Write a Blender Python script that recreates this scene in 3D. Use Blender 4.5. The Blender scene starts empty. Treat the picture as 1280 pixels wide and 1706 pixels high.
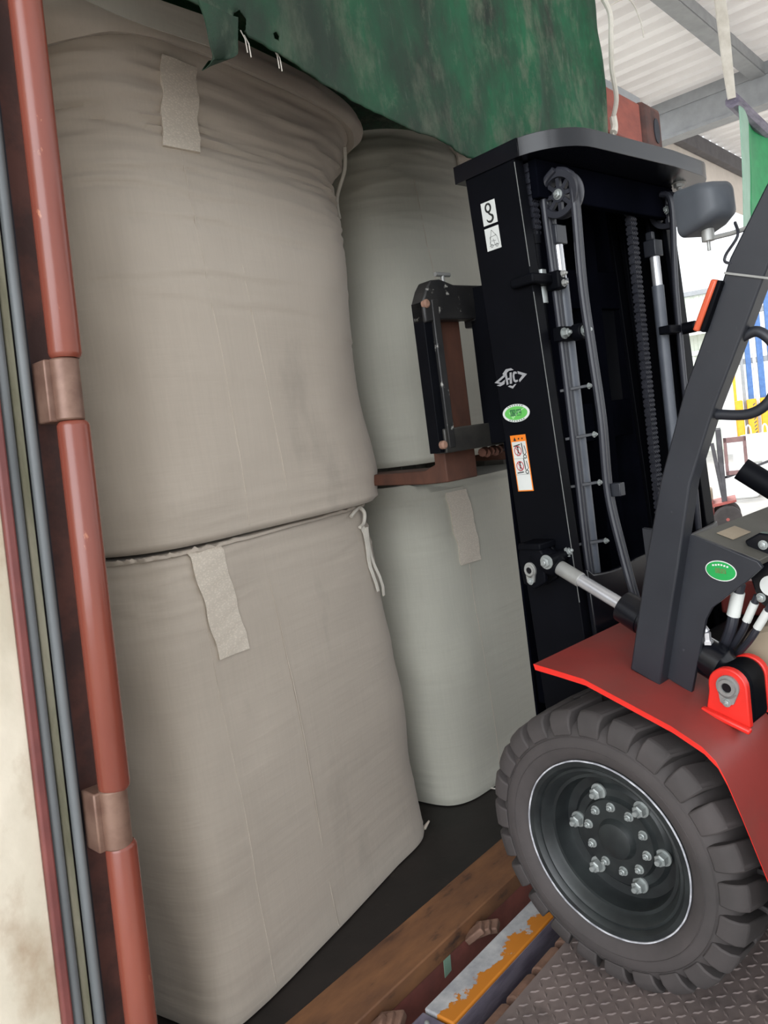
import bpy, bmesh, math, random
from mathutils import Vector, Matrix, noise
random.seed(7)
SC = bpy.context.scene
COL = SC.collection
PI = math.pi

# ------------------------------------------------------------------ camera, world, light, exposure
cam_data = bpy.data.cameras.new('camera')
cam = bpy.data.objects.new('camera', cam_data)
COL.objects.link(cam)
SC.camera = cam
cam_data.sensor_fit = 'VERTICAL'
cam_data.sensor_height = 36.0
cam_data.lens = 1290.0 / 1706.0 * 36.0
cam_data.clip_start = 0.05
cam_data.clip_end = 400
CR = [[0.660, -0.160, 0.734], [-0.739, 0.035, 0.672], [-0.133, -0.987, -0.095]]
CAMPOS = Vector((-0.95, -1.23, 1.40))
rx = Vector((CR[0][0], CR[1][0], CR[2][0])).normalized()
fw_ = Vector((CR[0][2], CR[1][2], CR[2][2]))
fw_ = (fw_ - rx * fw_.dot(rx)).normalized()
upv = rx.cross(fw_).normalized()
M4 = Matrix(((rx.x, upv.x, -fw_.x, CAMPOS.x), (rx.y, upv.y, -fw_.y, CAMPOS.y), (rx.z, upv.z, -fw_.z, CAMPOS.z), (0, 0, 0, 1)))
cam.matrix_world = M4

world = bpy.data.worlds.new('overcast_sky')
SC.world = world
world.use_nodes = True
bg = world.node_tree.nodes['Background']
wn = world.node_tree
tcw = wn.nodes.new('ShaderNodeTexCoord')
dotn = wn.nodes.new('ShaderNodeVectorMath'); dotn.operation = 'DOT_PRODUCT'
dotn.inputs[1].default_value = Vector((-0.93, -0.33, 0.16)).normalized()
wn.links.new(tcw.outputs['Generated'], dotn.inputs[0])
glow = wn.nodes.new('ShaderNodeMapRange'); glow.interpolation_type = 'SMOOTHSTEP'
glow.inputs['From Min'].default_value = 0.70; glow.inputs['From Max'].default_value = 0.97
glow.inputs['To Min'].default_value = 1.35; glow.inputs['To Max'].default_value = 5.0
wn.links.new(dotn.outputs['Value'], glow.inputs['Value'])
bg.inputs['Color'].default_value = (0.92, 0.96, 1.0, 1)
wn.links.new(glow.outputs[0], bg.inputs['Strength'])

sun_data = bpy.data.lights.new('hazy_sun', 'SUN')
sun_data.energy = 2.0
sun_data.angle = math.radians(14)
sun_data.color = (1.0, 0.96, 0.90)
sun = bpy.data.objects.new('hazy_sun', sun_data)
COL.objects.link(sun)
sun.rotation_euler = Vector((-0.75, -0.45, -0.95)).to_track_quat('-Z', 'Y').to_euler()

SC.view_settings.view_transform = 'Standard'
SC.view_settings.look = 'None'
SC.view_settings.gamma = 1.0
SC.view_settings.use_curve_mapping = False
SC.view_settings.exposure = 0.36

# ------------------------------------------------------------------ materials
def lin(c):
    o = []
    for v in c:
        v = v / 255.0
        o.append(v / 12.92 if v <= 0.04045 else ((v + 0.055) / 1.055) ** 2.4)
    return (o[0], o[1], o[2], 1)

def new_mat(name):
    m = bpy.data.materials.new(name)
    m.use_nodes = True
    nt = m.node_tree
    return m, nt, nt.nodes['Principled BSDF']

def tex_coord(nt, scale=(1, 1, 1), kind='Object', rot=(0, 0, 0)):
    tc = nt.nodes.new('ShaderNodeTexCoord')
    mp = nt.nodes.new('ShaderNodeMapping')
    mp.inputs['Scale'].default_value = scale
    mp.inputs['Rotation'].default_value = rot
    nt.links.new(tc.outputs[kind], mp.inputs['Vector'])
    return mp.outputs['Vector']

def noise_fac(nt, vec, scale, lo, hi, detail=6, rough=0.6):
    n = nt.nodes.new('ShaderNodeTexNoise')
    n.inputs['Scale'].default_value = scale
    n.inputs['Detail'].default_value = detail
    n.inputs['Roughness'].default_value = rough
    nt.links.new(vec, n.inputs['Vector'])
    r = nt.nodes.new('ShaderNodeMapRange')
    r.inputs['From Min'].default_value = lo
    r.inputs['From Max'].default_value = hi
    nt.links.new(n.outputs['Fac'], r.inputs['Value'])
    return r.outputs['Result']

def mix_col(nt, fac, a, b):
    mx = nt.nodes.new('ShaderNodeMix')
    mx.data_type = 'RGBA'
    for sock, v in ((mx.inputs[6], a), (mx.inputs[7], b)):
        if isinstance(v, tuple):
            sock.default_value = v
        else:
            nt.links.new(v, sock)
    if isinstance(fac, float):
        mx.inputs[0].default_value = fac
    else:
        nt.links.new(fac, mx.inputs[0])
    return mx.outputs[2]

def add_bump(nt, bsdf, height, strength, dist=0.01):
    b = nt.nodes.new('ShaderNodeBump')
    b.inputs['Strength'].default_value = strength
    b.inputs['Distance'].default_value = dist
    nt.links.new(height, b.inputs['Height'])
    nt.links.new(b.outputs['Normal'], bsdf.inputs['Normal'])
    return b

def mat(name, c1, c2=None, rough=0.5, metal=0.0, scale=8.0, lo=0.35, hi=0.65, stretch=(1, 1, 1), bump=0.0, bscale=60.0, spec=None, c3=None, s3=30.0, lo3=0.58, hi3=0.66, coat=0.0):
    m, nt, b = new_mat(name)
    b.inputs['Roughness'].default_value = rough
    b.inputs['Metallic'].default_value = metal
    if spec is not None:
        b.inputs['Specular IOR Level'].default_value = spec
    b.inputs['Coat Weight'].default_value = coat
    vec = tex_coord(nt, stretch)
    if c2 is None:
        c2 = tuple(max(0, v - 8) for v in c1)
    col = mix_col(nt, noise_fac(nt, vec, scale, lo, hi), lin(c1), lin(c2))
    if c3 is not None:
        col = mix_col(nt, noise_fac(nt, vec, s3, lo3, hi3), col, lin(c3))
    nt.links.new(col, b.inputs['Base Color'])
    if bump > 0:
        n = nt.nodes.new('ShaderNodeTexNoise')
        n.inputs['Scale'].default_value = bscale
        n.inputs['Detail'].default_value = 5
        nt.links.new(vec, n.inputs['Vector'])
        add_bump(nt, b, n.outputs['Fac'], bump, 0.004)
    return m

def bag_fabric(name, c1, c2, wr=0.30):
    m, nt, b = new_mat(name)
    b.inputs['Roughness'].default_value = 0.75
    b.inputs['Specular IOR Level'].default_value = 0.25
    b.inputs['Sheen Weight'].default_value = 0.15
    vec = tex_coord(nt)
    col = mix_col(nt, noise_fac(nt, vec, 2.2, 0.3, 0.7), lin(c1), lin(c2))
    # fine vertical weave lines in the cloth
    v2 = tex_coord(nt, (160, 160, 3))
    col = mix_col(nt, noise_fac(nt, v2, 1.0, 0.1, 4.0), col, lin(tuple(v * 0.72 for v in c1)))
    # faint grime smudges
    col = mix_col(nt, noise_fac(nt, tex_coord(nt, (5, 5, 2.2)), 1.0, 0.60, 0.95), col, lin(tuple(v * 0.78 for v in c1)))
    nt.links.new(col, b.inputs['Base Color'])
    # horizontal tension wrinkles + weave
    v3 = tex_coord(nt, (1.6, 1.6, 16))
    n1 = nt.nodes.new('ShaderNodeTexNoise')
    n1.inputs['Scale'].default_value = 1.0
    n1.inputs['Detail'].default_value = 4
    nt.links.new(v3, n1.inputs['Vector'])
    v4 = tex_coord(nt, (90, 90, 260))
    n2 = nt.nodes.new('ShaderNodeTexNoise')
    n2.inputs['Scale'].default_value = 1.0
    nt.links.new(v4, n2.inputs['Vector'])
    mm = nt.nodes.new('ShaderNodeMath'); mm.operation = 'MULTIPLY_ADD'
    mm.inputs[1].default_value = 0.008
    nt.links.new(n2.outputs['Fac'], mm.inputs[0])
    nt.links.new(n1.outputs['Fac'], mm.inputs[2])
    add_bump(nt, b, mm.outputs[0], wr, 0.02)
    return m

def webbing_mat():
    m, nt, b = new_mat('stitched_webbing')
    b.inputs['Roughness'].default_value = 0.7
    vec = tex_coord(nt)
    w = nt.nodes.new('ShaderNodeTexVoronoi')
    w.inputs['Scale'].default_value = 130
    nt.links.new(tex_coord(nt, (1.0, 1.0, 1.9), rot=(0, 0.6, 0)), w.inputs['Vector'])
    r = nt.nodes.new('ShaderNodeMapRange')
    r.inputs['From Max'].default_value = 0.5
    nt.links.new(w.outputs['Distance'], r.inputs['Value'])
    col = mix_col(nt, r.outputs['Result'], lin((226, 215, 201)), lin((204, 194, 180)))
    nt.links.new(col, b.inputs['Base Color'])
    add_bump(nt, b, w.outputs['Distance'], 0.22, 0.002)
    return m

def tarp_mat():
    m, nt, b = new_mat('green_canvas')
    b.inputs['Roughness'].default_value = 0.65
    b.inputs['Specular IOR Level'].default_value = 0.3
    vec = tex_coord(nt)
    base = mix_col(nt, noise_fac(nt, vec, 3.0, 0.3, 0.7), lin((20, 98, 62)), lin((24, 78, 54)))
    # black handling grime in big clouds and vertical streaks
    base = mix_col(nt, noise_fac(nt, tex_coord(nt, (3.2, 3.2, 1.8)), 1.1, 0.40, 0.62, 8, 0.7), base, lin((30, 40, 33)))
    # dusty grey-green rub marks
    base = mix_col(nt, noise_fac(nt, tex_coord(nt, (9, 9, 4)), 1.0, 0.50, 0.74, 9, 0.76), base, lin((112, 118, 100)))
    base = mix_col(nt, noise_fac(nt, tex_coord(nt, (70, 70, 10)), 1.0, 0.62, 0.8, 4), base, lin((84, 104, 88)))
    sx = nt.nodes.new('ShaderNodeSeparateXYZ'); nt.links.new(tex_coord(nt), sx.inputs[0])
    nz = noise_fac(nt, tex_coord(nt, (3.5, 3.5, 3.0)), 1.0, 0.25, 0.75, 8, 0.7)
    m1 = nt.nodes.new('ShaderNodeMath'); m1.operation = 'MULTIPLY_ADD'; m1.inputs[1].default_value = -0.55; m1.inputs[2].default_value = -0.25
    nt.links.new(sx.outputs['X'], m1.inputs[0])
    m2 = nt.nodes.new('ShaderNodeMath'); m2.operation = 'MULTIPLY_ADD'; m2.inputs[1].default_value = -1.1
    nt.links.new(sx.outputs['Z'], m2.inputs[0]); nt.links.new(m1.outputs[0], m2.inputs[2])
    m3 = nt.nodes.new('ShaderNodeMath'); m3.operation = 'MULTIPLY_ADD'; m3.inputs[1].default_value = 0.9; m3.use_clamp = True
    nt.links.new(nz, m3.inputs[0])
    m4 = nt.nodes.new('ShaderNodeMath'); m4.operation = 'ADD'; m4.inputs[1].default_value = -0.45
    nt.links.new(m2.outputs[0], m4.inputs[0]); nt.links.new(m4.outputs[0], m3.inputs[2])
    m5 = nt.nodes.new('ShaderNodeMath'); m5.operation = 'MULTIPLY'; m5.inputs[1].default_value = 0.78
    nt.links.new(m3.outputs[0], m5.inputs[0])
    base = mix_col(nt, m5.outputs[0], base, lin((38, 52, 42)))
    base = mix_col(nt, noise_fac(nt, tex_coord(nt, (14, 14, 9)), 1.0, 0.56, 0.80, 9, 0.8), base, lin((92, 104, 86)))
    nt.links.new(base, b.inputs['Base Color'])
    w = nt.nodes.new('ShaderNodeTexNoise')
    w.inputs['Scale'].default_value = 1.0
    nt.links.new(tex_coord(nt, (300, 300, 220)), w.inputs['Vector'])
    add_bump(nt, b, w.outputs['Fac'], 0.25, 0.003)
    tr = nt.nodes.new('ShaderNodeBsdfTranslucent')
    tr.inputs['Color'].default_value = lin((30, 140, 84))
    mx = nt.nodes.new('ShaderNodeMixShader')
    mx.inputs[0].default_value = 0.12
    out = nt.nodes['Material Output']
    nt.links.new(b.outputs[0], mx.inputs[1]); nt.links.new(tr.outputs[0], mx.inputs[2])
    nt.links.new(mx.outputs[0], out.inputs['Surface'])
    return m

def chipped_paint():
    m, nt, b = new_mat('chipped_orange_white_paint')
    b.inputs['Roughness'].default_value = 0.7
    vec = tex_coord(nt)
    col = mix_col(nt, noise_fac(nt, vec, 14, 0.35, 0.65), lin((190, 190, 190)), lin((140, 142, 148)))
    tc = nt.nodes.new('ShaderNodeTexCoord')
    sx = nt.nodes.new('ShaderNodeSeparateXYZ')
    nt.links.new(tc.outputs['Object'], sx.inputs[0])
    n = nt.nodes.new('ShaderNodeTexNoise'); n.inputs['Scale'].default_value = 16; n.inputs['Detail'].default_value = 7; n.inputs['Roughness'].default_value = 0.65
    nt.links.new(tc.outputs['Object'], n.inputs['Vector'])
    # orange survives toward the outer lip of the top face
    mr = nt.nodes.new('ShaderNodeMapRange')
    mr.inputs['From Min'].default_value = 0.015; mr.inputs['From Max'].default_value = -0.060
    mr.inputs['To Min'].default_value = -0.22; mr.inputs['To Max'].default_value = 0.20
    nt.links.new(sx.outputs['Y'], mr.inputs['Value'])
    ad = nt.nodes.new('ShaderNodeMath'); ad.operation = 'ADD'
    nt.links.new(n.outputs['Fac'], ad.inputs[0]); nt.links.new(mr.outputs[0], ad.inputs[1])
    st = nt.nodes.new('ShaderNodeMapRange')
    st.inputs['From Min'].default_value = 0.50; st.inputs['From Max'].default_value = 0.53
    nt.links.new(ad.outputs[0], st.inputs['Value'])
    col = mix_col(nt, st.outputs[0], col, lin((196, 120, 30)))
    nt.links.new(col, b.inputs['Base Color'])
    add_bump(nt, b, st.outputs[0], 0.4, 0.002)
    return m

MT = {
    'bag_warm': bag_fabric('woven_bag_fabric_warm', (192, 181, 168), (186, 175, 162)),
    'bag_cool': bag_fabric('woven_bag_fabric_pale', (192, 190, 177), (184, 182, 170)),
    'bag_white': mat('white_bag_fabric', (235, 235, 232), (222, 222, 220), 0.8),
    'web': webbing_mat(),
    'cord': mat('white_cord', (215, 210, 200), (190, 184, 172), 0.8),
    'tarp': tarp_mat(),
    'tarp_bright': mat('bright_green_sheet', (40, 150, 90), (30, 132, 78), 0.5),
    'tarp_pale': mat('pale_green_sheet', (150, 185, 165), (136, 172, 152), 0.5),
    'red_post': mat('weathered_red_paint', (130, 68, 53), (112, 56, 45), 0.25, 0, 5, 0.3, 0.7, (1, 1, 0.4), 0.12, 40, 0.5, (190, 130, 100), 26, 0.66, 0.72),
    'red_header': mat('rust_red_paint', (150, 72, 56), (126, 58, 46), 0.6, 0, 9, 0.35, 0.65, (1, 1, 2), 0.15, 60),
    'casting': mat('rusted_casting_shaded_post', (92, 56, 48), (66, 42, 38), 0.75, 0, 12, 0.4, 0.6, (1, 1, 1), 0.4, 50),
    'lug': mat('bare_hinge_steel', (128, 100, 86), (108, 80, 68), 0.45, 0.3, 14, 0.4, 0.6),
    'door': mat('scuffed_cream_panel', (222, 212, 194), (192, 182, 162), 0.8, 0, 3.2, 0.38, 0.62, (1, 1, .7), 0.35, 25, None, (150, 122, 94), 6, 0.56, 0.80),
    'door_edge': mat('maroon_door_edge', (120, 64, 60), (98, 52, 50), 0.5),
    'gasket': mat('grey_rubber_gasket', (112, 116, 118), (88, 92, 94), 0.5, 0, 6, stretch=(1, 1, .25)),
    'gasket_moss': mat('mossy_rubber_gasket', (138, 134, 116), (104, 102, 82), 0.8, 0, 18, 0.4, 0.6, (1, 1, 0.2)),
    'gap': mat('dark_rubber', (40, 42, 52), (30, 32, 40), 0.7),
    'wall_in': mat('container_inner_paint', (120, 116, 108), (96, 92, 86), 0.7),
    'floorboard': mat('dark_worn_plywood', (36, 30, 28), (22, 19, 18), 0.55, 0, 4, 0.35, 0.65, (1, 1, 1), 0.25, 22, None, (74, 66, 60), 9, 0.66, 0.82),
    'sill_rust': mat('brown_rusty_sill', (134, 92, 60), (98, 66, 46), 0.7, 0, 7, 0.35, 0.65, (0.5, 1.4, 1), 0.45, 30, None, (58, 40, 32), 14, 0.58, 0.72),
    'sill_red': mat('dull_red_steel', (150, 84, 74), (118, 68, 62), 0.7, 0, 8),
    'bumper': chipped_paint(),
    'bumper_side': mat('scraped_purple_grey_steel', (126, 120, 134), (94, 88, 104), 0.6, 0, 9, 0.4, 0.6, (0.6, 1, 3), 0.3, 30, None, (150, 146, 158), 16, 0.62, 0.75),
    'bolt': mat('zinc_bolt', (168, 172, 170), (140, 145, 143), 0.35, 0.4),
    'wood': mat('brown_timber', (120, 92, 62), (92, 68, 46), 0.8, 0, 5, 0.4, 0.6, (0.4, 6, 6)),
    'knuckle': mat('rusty_hinge_knuckle', (146, 112, 94), (116, 88, 74), 0.75, 0, 12, 0.4, 0.6, (1, 1, 1), 0.3, 50),
    'tread': mat('worn_checker_steel', (124, 110, 105), (100, 89, 86), 0.72, 0.0, 5, 0.35, 0.65, (1, 1, 1), 0.12, 70, None, (62, 54, 52), 8, 0.58, 0.78),
    'concrete': mat('dusty_concrete', (190, 186, 180), (172, 168, 162), 0.9, 0, 3),
    'dock': mat('grey_dock_concrete', (206, 200, 192), (190, 184, 176), 0.9, 0, 3),
    'black': mat('black_mast_paint', (10, 11, 16), (7, 8, 12), 0.5, 0, 6, 0.35, 0.65, (1, 1, 1), 0.05, 50, 0.07),
    'matt_black': mat('matt_black_paint', (10, 11, 18), (7, 8, 13), 0.95, 0, 6, spec=0.0),
    'black_gloss': mat('gloss_black_paint', (14, 15, 21), (10, 11, 16), 0.25, spec=0.38),
    'pillar': mat('dusty_black_frame_paint', (40, 42, 48), (32, 34, 40), 0.42, 0, 5, 0.35, 0.65, (1, 1, 1), 0.06, 60, None, (74, 74, 78), 40, 0.68, 0.78),
    'cowl_top': mat('dusty_cowl_top', (86, 84, 78), (70, 68, 62), 0.65, 0, 4),
    'rubber': mat('dusty_tyre_rubber', (70, 64, 63), (56, 52, 51), 0.8, 0, 5, 0.35, 0.65, (1, 1, 1), 0.15, 60),
    'hose': mat('black_rubber_hose', (46, 47, 54), (36, 37, 44), 0.42),
    'rim': mat('dark_green_black_rim', (40, 44, 44), (28, 31, 32), 0.42, 0, 10, 0.4, 0.6, (1, 1, 1), 0.1, 60),
    'rim_white': mat('scuffed_pale_rim_edge', (200, 200, 204), (150, 150, 156), 0.6, 0, 30, 0.4, 0.6),
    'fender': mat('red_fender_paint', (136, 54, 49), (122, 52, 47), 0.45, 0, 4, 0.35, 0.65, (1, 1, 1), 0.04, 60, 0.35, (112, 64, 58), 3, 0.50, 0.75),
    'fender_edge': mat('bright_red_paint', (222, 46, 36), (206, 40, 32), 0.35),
    'steel': mat('bright_steel', (214, 214, 216), (196, 196, 200), 0.25, 0.7),
    'steel_dull': mat('dull_steel', (158, 158, 154), (130, 130, 128), 0.42, 0.35),
    'cyl_grey': mat('grey_cylinder_paint', (84, 88, 96), (70, 74, 82), 0.4),
    'rust': mat('rusty_fork_steel', (88, 54, 40), (62, 38, 29), 0.75, 0.1, 9, 0.35, 0.65, (1, 1, 0.5), 0.35, 40),
    'scuffed': mat('scuffed_black_steel', (34, 33, 33), (22, 22, 23), 0.5, 0, 10, 0.4, 0.6, (1, 1, 1), 0.2, 60, None, (150, 148, 142), 26, 0.62, 0.68),
    'scuff_grey': mat('rubbed_dark_steel', (66, 64, 60), (44, 43, 42), 0.45, 0.4, 9, 0.35, 0.65, (1, 1, 1), 0.2, 40),
    'lamp': mat('grey_lamp_housing', (70, 74, 80), (60, 64, 70), 0.5),
    'orange_lens': mat('orange_lens', (206, 92, 60), (192, 80, 50), 0.3),
    'stick_white': mat('white_sticker', (206, 208, 204), (196, 198, 194), 0.5),
    'stick_black': mat('black_ink', (26, 28, 26), (22, 24, 22), 0.6),
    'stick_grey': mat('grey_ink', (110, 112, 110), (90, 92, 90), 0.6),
    'stick_silver': mat('silver_decal', (150, 150, 152), (138, 138, 140), 0.45),
    'stick_green': mat('green_sticker', (96, 180, 84), (84, 168, 76), 0.5),
    'stick_leaf': mat('pale_green_ink', (150, 208, 138), (140, 198, 128), 0.5),
    'stick_green2': mat('deep_green_sticker', (24, 150, 72), (20, 140, 66), 0.45),
    'stick_dgreen': mat('dark_green_ink', (24, 74, 56), (20, 64, 50), 0.6),
    'stick_orange': mat('orange_sticker', (232, 128, 26), (222, 118, 22), 0.5),
    'stick_red': mat('red_ink', (176, 40, 52), (160, 36, 48), 0.6),
    'roof': mat('white_corrugated_sheet', (240, 237, 235), (228, 224, 222), 0.45, 0, 1.2),
    'beam': mat('grey_beam_paint', (150, 152, 154), (138, 140, 142), 0.55),
    'cream': mat('cream_fascia', (222, 212, 202), (214, 204, 194), 0.8),
    'far_wall': mat('pale_shed_cladding', (222, 226, 214), (206, 212, 198), 0.7, 0, 3),
    'white': mat('white_paint', (238, 238, 238), (228, 228, 228), 0.6),
    'blue': mat('blue_steel_paint', (72, 112, 168), (60, 98, 152), 0.5),
    'yellow': mat('yellow_paint', (236, 172, 30), (226, 160, 24), 0.5),
    'tan': mat('tan_plastic', (160, 146, 126), (142, 128, 108), 0.7),
    'faded_red': mat('faded_red_paint', (176, 92, 84), (150, 76, 70), 0.6),
    'dusty_pink': mat('dusty_pinkish_steel', (150, 118, 116), (128, 100, 100), 0.7),
    'dark_steel': mat('dark_mast_steel', (84, 82, 86), (66, 64, 68), 0.5),
}

_rm = MT['roof'].node_tree
_tr = _rm.nodes.new('ShaderNodeBsdfTranslucent'); _tr.inputs['Color'].default_value = lin((240, 238, 236))
_mx = _rm.nodes.new('ShaderNodeMixShader'); _mx.inputs[0].default_value = 0.30
_rm.links.new(_rm.nodes['Principled BSDF'].outputs[0], _mx.inputs[1]); _rm.links.new(_tr.outputs[0], _mx.inputs[2])
_rm.links.new(_mx.outputs[0], _rm.nodes['Material Output'].inputs['Surface'])

# ------------------------------------------------------------------ mesh helpers
class MB:
    def __init__(self):
        self.v = []; self.f = []
    def add(self, vs, fs):
        o = len(self.v)
        self.v += [tuple(p) for p in vs]
        self.f += [tuple(i + o for i in f) for f in fs]
        return self
    def box(self, a, b):
        x0, y0, z0 = a; x1, y1, z1 = b
        return self.add([(x0,y0,z0),(x1,y0,z0),(x1,y1,z0),(x0,y1,z0),(x0,y0,z1),(x1,y0,z1),(x1,y1,z1),(x0,y1,z1)],
                        [(0,3,2,1),(4,5,6,7),(0,1,5,4),(1,2,6,5),(2,3,7,6),(3,0,4,7)])
    def sweep(self, rings, caps=True, closed=False):
        n = len(rings[0]); vs = [p for r in rings for p in r]; fs = []
        m = len(rings)
        for i in range(m if closed else m - 1):
            for j in range(n):
                a = i * n + j; b = i * n + (j + 1) % n
                c = ((i + 1) % m) * n + (j + 1) % n; d = ((i + 1) % m) * n + j
                fs.append((a, b, c, d))
        if caps and not closed:
            fs.append(tuple(range(n))[::-1]); fs.append(tuple(range((m - 1) * n, m * n)))
        return self.add(vs, fs)
    def prism(self, poly, fn, d0, d1):
        # poly in 2-D, fn(u, v, d) -> 3-D point
        return self.sweep([[fn(u, v, d0) for u, v in poly], [fn(u, v, d1) for u, v in poly]])
    def bar(self, p, q, w, h, side=None):
        p = Vector(p); q = Vector(q); t = (q - p).normalized()
        s = Vector(side) if side is not None else (Vector((0, 0, 1)) if abs(t.z) < 0.9 else Vector((1, 0, 0)))
        s = (s - t * s.dot(t)).normalized(); u = t.cross(s)
        r = lambda c: [c + s*w/2 + u*h/2, c - s*w/2 + u*h/2, c - s*w/2 - u*h/2, c + s*w/2 - u*h/2]
        return self.sweep([r(p), r(q)])
    def tube(self, pts, r, n=12, caps=True, smooth=0):
        pts = [Vector(p) for p in pts]
        if smooth: pts = catmull(pts, smooth)
        m = len(pts); rings = []
        rr = r if isinstance(r, (list, tuple)) else [r] * m
        t0 = (pts[1] - pts[0]).normalized()
        ref = Vector((0, 0, 1)) if abs(t0.z) < 0.8 else Vector((1, 0, 0))
        s = (ref - t0 * ref.dot(t0)).normalized()
        for i in range(m):
            t = (pts[min(i + 1, m - 1)] - pts[max(i - 1, 0)]).normalized()
            s = (s - t * s.dot(t)).normalized(); u = t.cross(s)
            rings.append([pts[i] + (s * math.cos(2*PI*k/n) + u * math.sin(2*PI*k/n)) * rr[i] for k in range(n)])
        return self.sweep(rings, caps)
    def lathe(self, prof, org, axis, n=48, caps=True):
        # prof: (distance along axis, radius)
        org = Vector(org); a = Vector(axis).normalized()
        ref = Vector((0, 0, 1)) if abs(a.z) < 0.8 else Vector((1, 0, 0))
        s = (ref - a * ref.dot(a)).normalized(); u = a.cross(s)
        rings = [[org + a * d + (s * math.cos(2*PI*k/n) + u * math.sin(2*PI*k/n)) * r for k in range(n)] for d, r in prof]
        return self.sweep(rings, caps)
    def cyl(self, p, q, r, n=24):
        p = Vector(p); q = Vector(q)
        return self.lathe([(0, r), ((q - p).length, r)], p, q - p, n)
    def hexbolt(self, p, d, r, h, washer=True):
        p = Vector(p); d = Vector(d).normalized()
        if washer: self.lathe([(0, r * 1.35), (h * 0.2, r * 1.35)], p, d, 20)
        self.lathe([(h * 0.2, r), (h * 0.9, r), (h, r * 0.8)], p, d, 6)
        self.lathe([(h, r * 0.5), (h * 1.35, r * 0.5), (h * 1.45, r * 0.4)], p, d, 12)
        return self
    def ribbon(self, pts, widths, side, thick=0.003):
        pts = [Vector(p) for p in pts]; rings = []
        for i, p in enumerate(pts):
            t = (pts[min(i+1, len(pts)-1)] - pts[max(i-1, 0)]).normalized()
            s = Vector(side); s = (s - t * s.dot(t)).normalized(); u = t.cross(s)
            w = widths if not isinstance(widths, (list, tuple)) else widths[i]
            rings.append([p + s*w/2 + u*thick/2, p - s*w/2 + u*thick/2, p - s*w/2 - u*thick/2, p + s*w/2 - u*thick/2])
        return self.sweep(rings)
    def build(self, name, m, parent=None, bevel=0.0, angle=35, segs=2, subsurf=0, kind=None):
        me = bpy.data.meshes.new(name)
        me.from_pydata(self.v, [], self.f)
        bm = bmesh.new(); bm.from_mesh(me)
        bmesh.ops.recalc_face_normals(bm, faces=bm.faces)
        bm.to_mesh(me); bm.free()
        return finish(me, name, m, parent, bevel, angle, segs, subsurf, kind)

def finish(me, name, m, parent=None, bevel=0.0, angle=35, segs=2, subsurf=0, kind=None):
    me.polygons.foreach_set('use_smooth', [True] * len(me.polygons))
    me.set_sharp_from_angle(angle=math.radians(angle))
    me.materials.append(MT[m] if isinstance(m, str) else m)
    o = bpy.data.objects.new(name, me)
    COL.objects.link(o)
    if parent is not None: o.parent = parent
    if bevel > 0:
        b = o.modifiers.new('edge', 'BEVEL')
        b.width = bevel; b.segments = segs; b.limit_method = 'ANGLE'; b.angle_limit = math.radians(40)
    if subsurf:
        s = o.modifiers.new('smooth', 'SUBSURF'); s.levels = subsurf; s.render_levels = subsurf
    if kind: o['kind'] = kind
    return o

def catmull(pts, k):
    out = []
    n = len(pts)
    for i in range(n - 1):
        p0 = pts[max(i-1, 0)]; p1 = pts[i]; p2 = pts[i+1]; p3 = pts[min(i+2, n-1)]
        for j in range(k):
            t = j / k
            out.append(0.5 * ((2*p1) + (p2-p0)*t + (2*p0-5*p1+4*p2-p3)*t*t + (3*p1-p0-3*p2+p3)*t**3))
    out.append(pts[-1])
    return out

def tag(o, label, cat, group=None):
    o['label'] = label; o['category'] = cat
    if group: o['group'] = group
    return o

def thing(name, label, cat, loc=(0, 0, 0), rz=0.0, group=None):
    o = bpy.data.objects.new(name, None)
    COL.objects.link(o)
    o.location = loc; o.rotation_euler = (0, 0, rz)
    o.empty_display_size = 0.1
    return tag(o, label, cat, group)

def text_mesh(body, size, place, name, m, parent, shear=0.0, bold=0.0):
    """flat lettering; place(u, v) -> local 3-D point"""
    cu = bpy.data.curves.new('lettering', 'FONT')
    cu.body = body; cu.size = size; cu.align_x = 'CENTER'; cu.align_y = 'CENTER'
    cu.shear = shear; cu.offset = bold; cu.resolution_u = 3
    ob = bpy.data.objects.new('lettering', cu)
    COL.objects.link(ob)
    dg = bpy.context.evaluated_depsgraph_get()
    me = bpy.data.meshes.new_from_object(ob.evaluated_get(dg))
    bpy.data.objects.remove(ob); bpy.data.curves.remove(cu)
    for v in me.vertices:
        v.co = Vector(place(v.co.x, v.co.y))
    me.materials.clear()
    return finish(me, name, m, parent)

def disc_poly(cu, cv, ru, rv, n=40):
    return [(cu + ru * math.cos(2*PI*k/n), cv + rv * math.sin(2*PI*k/n)) for k in range(n)]

# ------------------------------------------------------------------ structure: yard, dock, shed
MB().box((-40, -60, -1.5), (90, 60, -1.3)).build('floor', 'concrete', kind='structure')
d = MB().box((-7.0, -9.0, -1.3), (-0.06, -0.16, 0.0))
d.box((-0.06, -9.0, -1.3), (2.35, -1.75, 0.0)).box((2.35, -9.0, -1.3), (5.2, -0.16, 0.0)).box((-0.06, -1.75, -1.3), (2.35, -0.16, -0.16))
d.build('trim_1', 'dock', kind='structure')['label'] = 'grey concrete loading dock platform'

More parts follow.
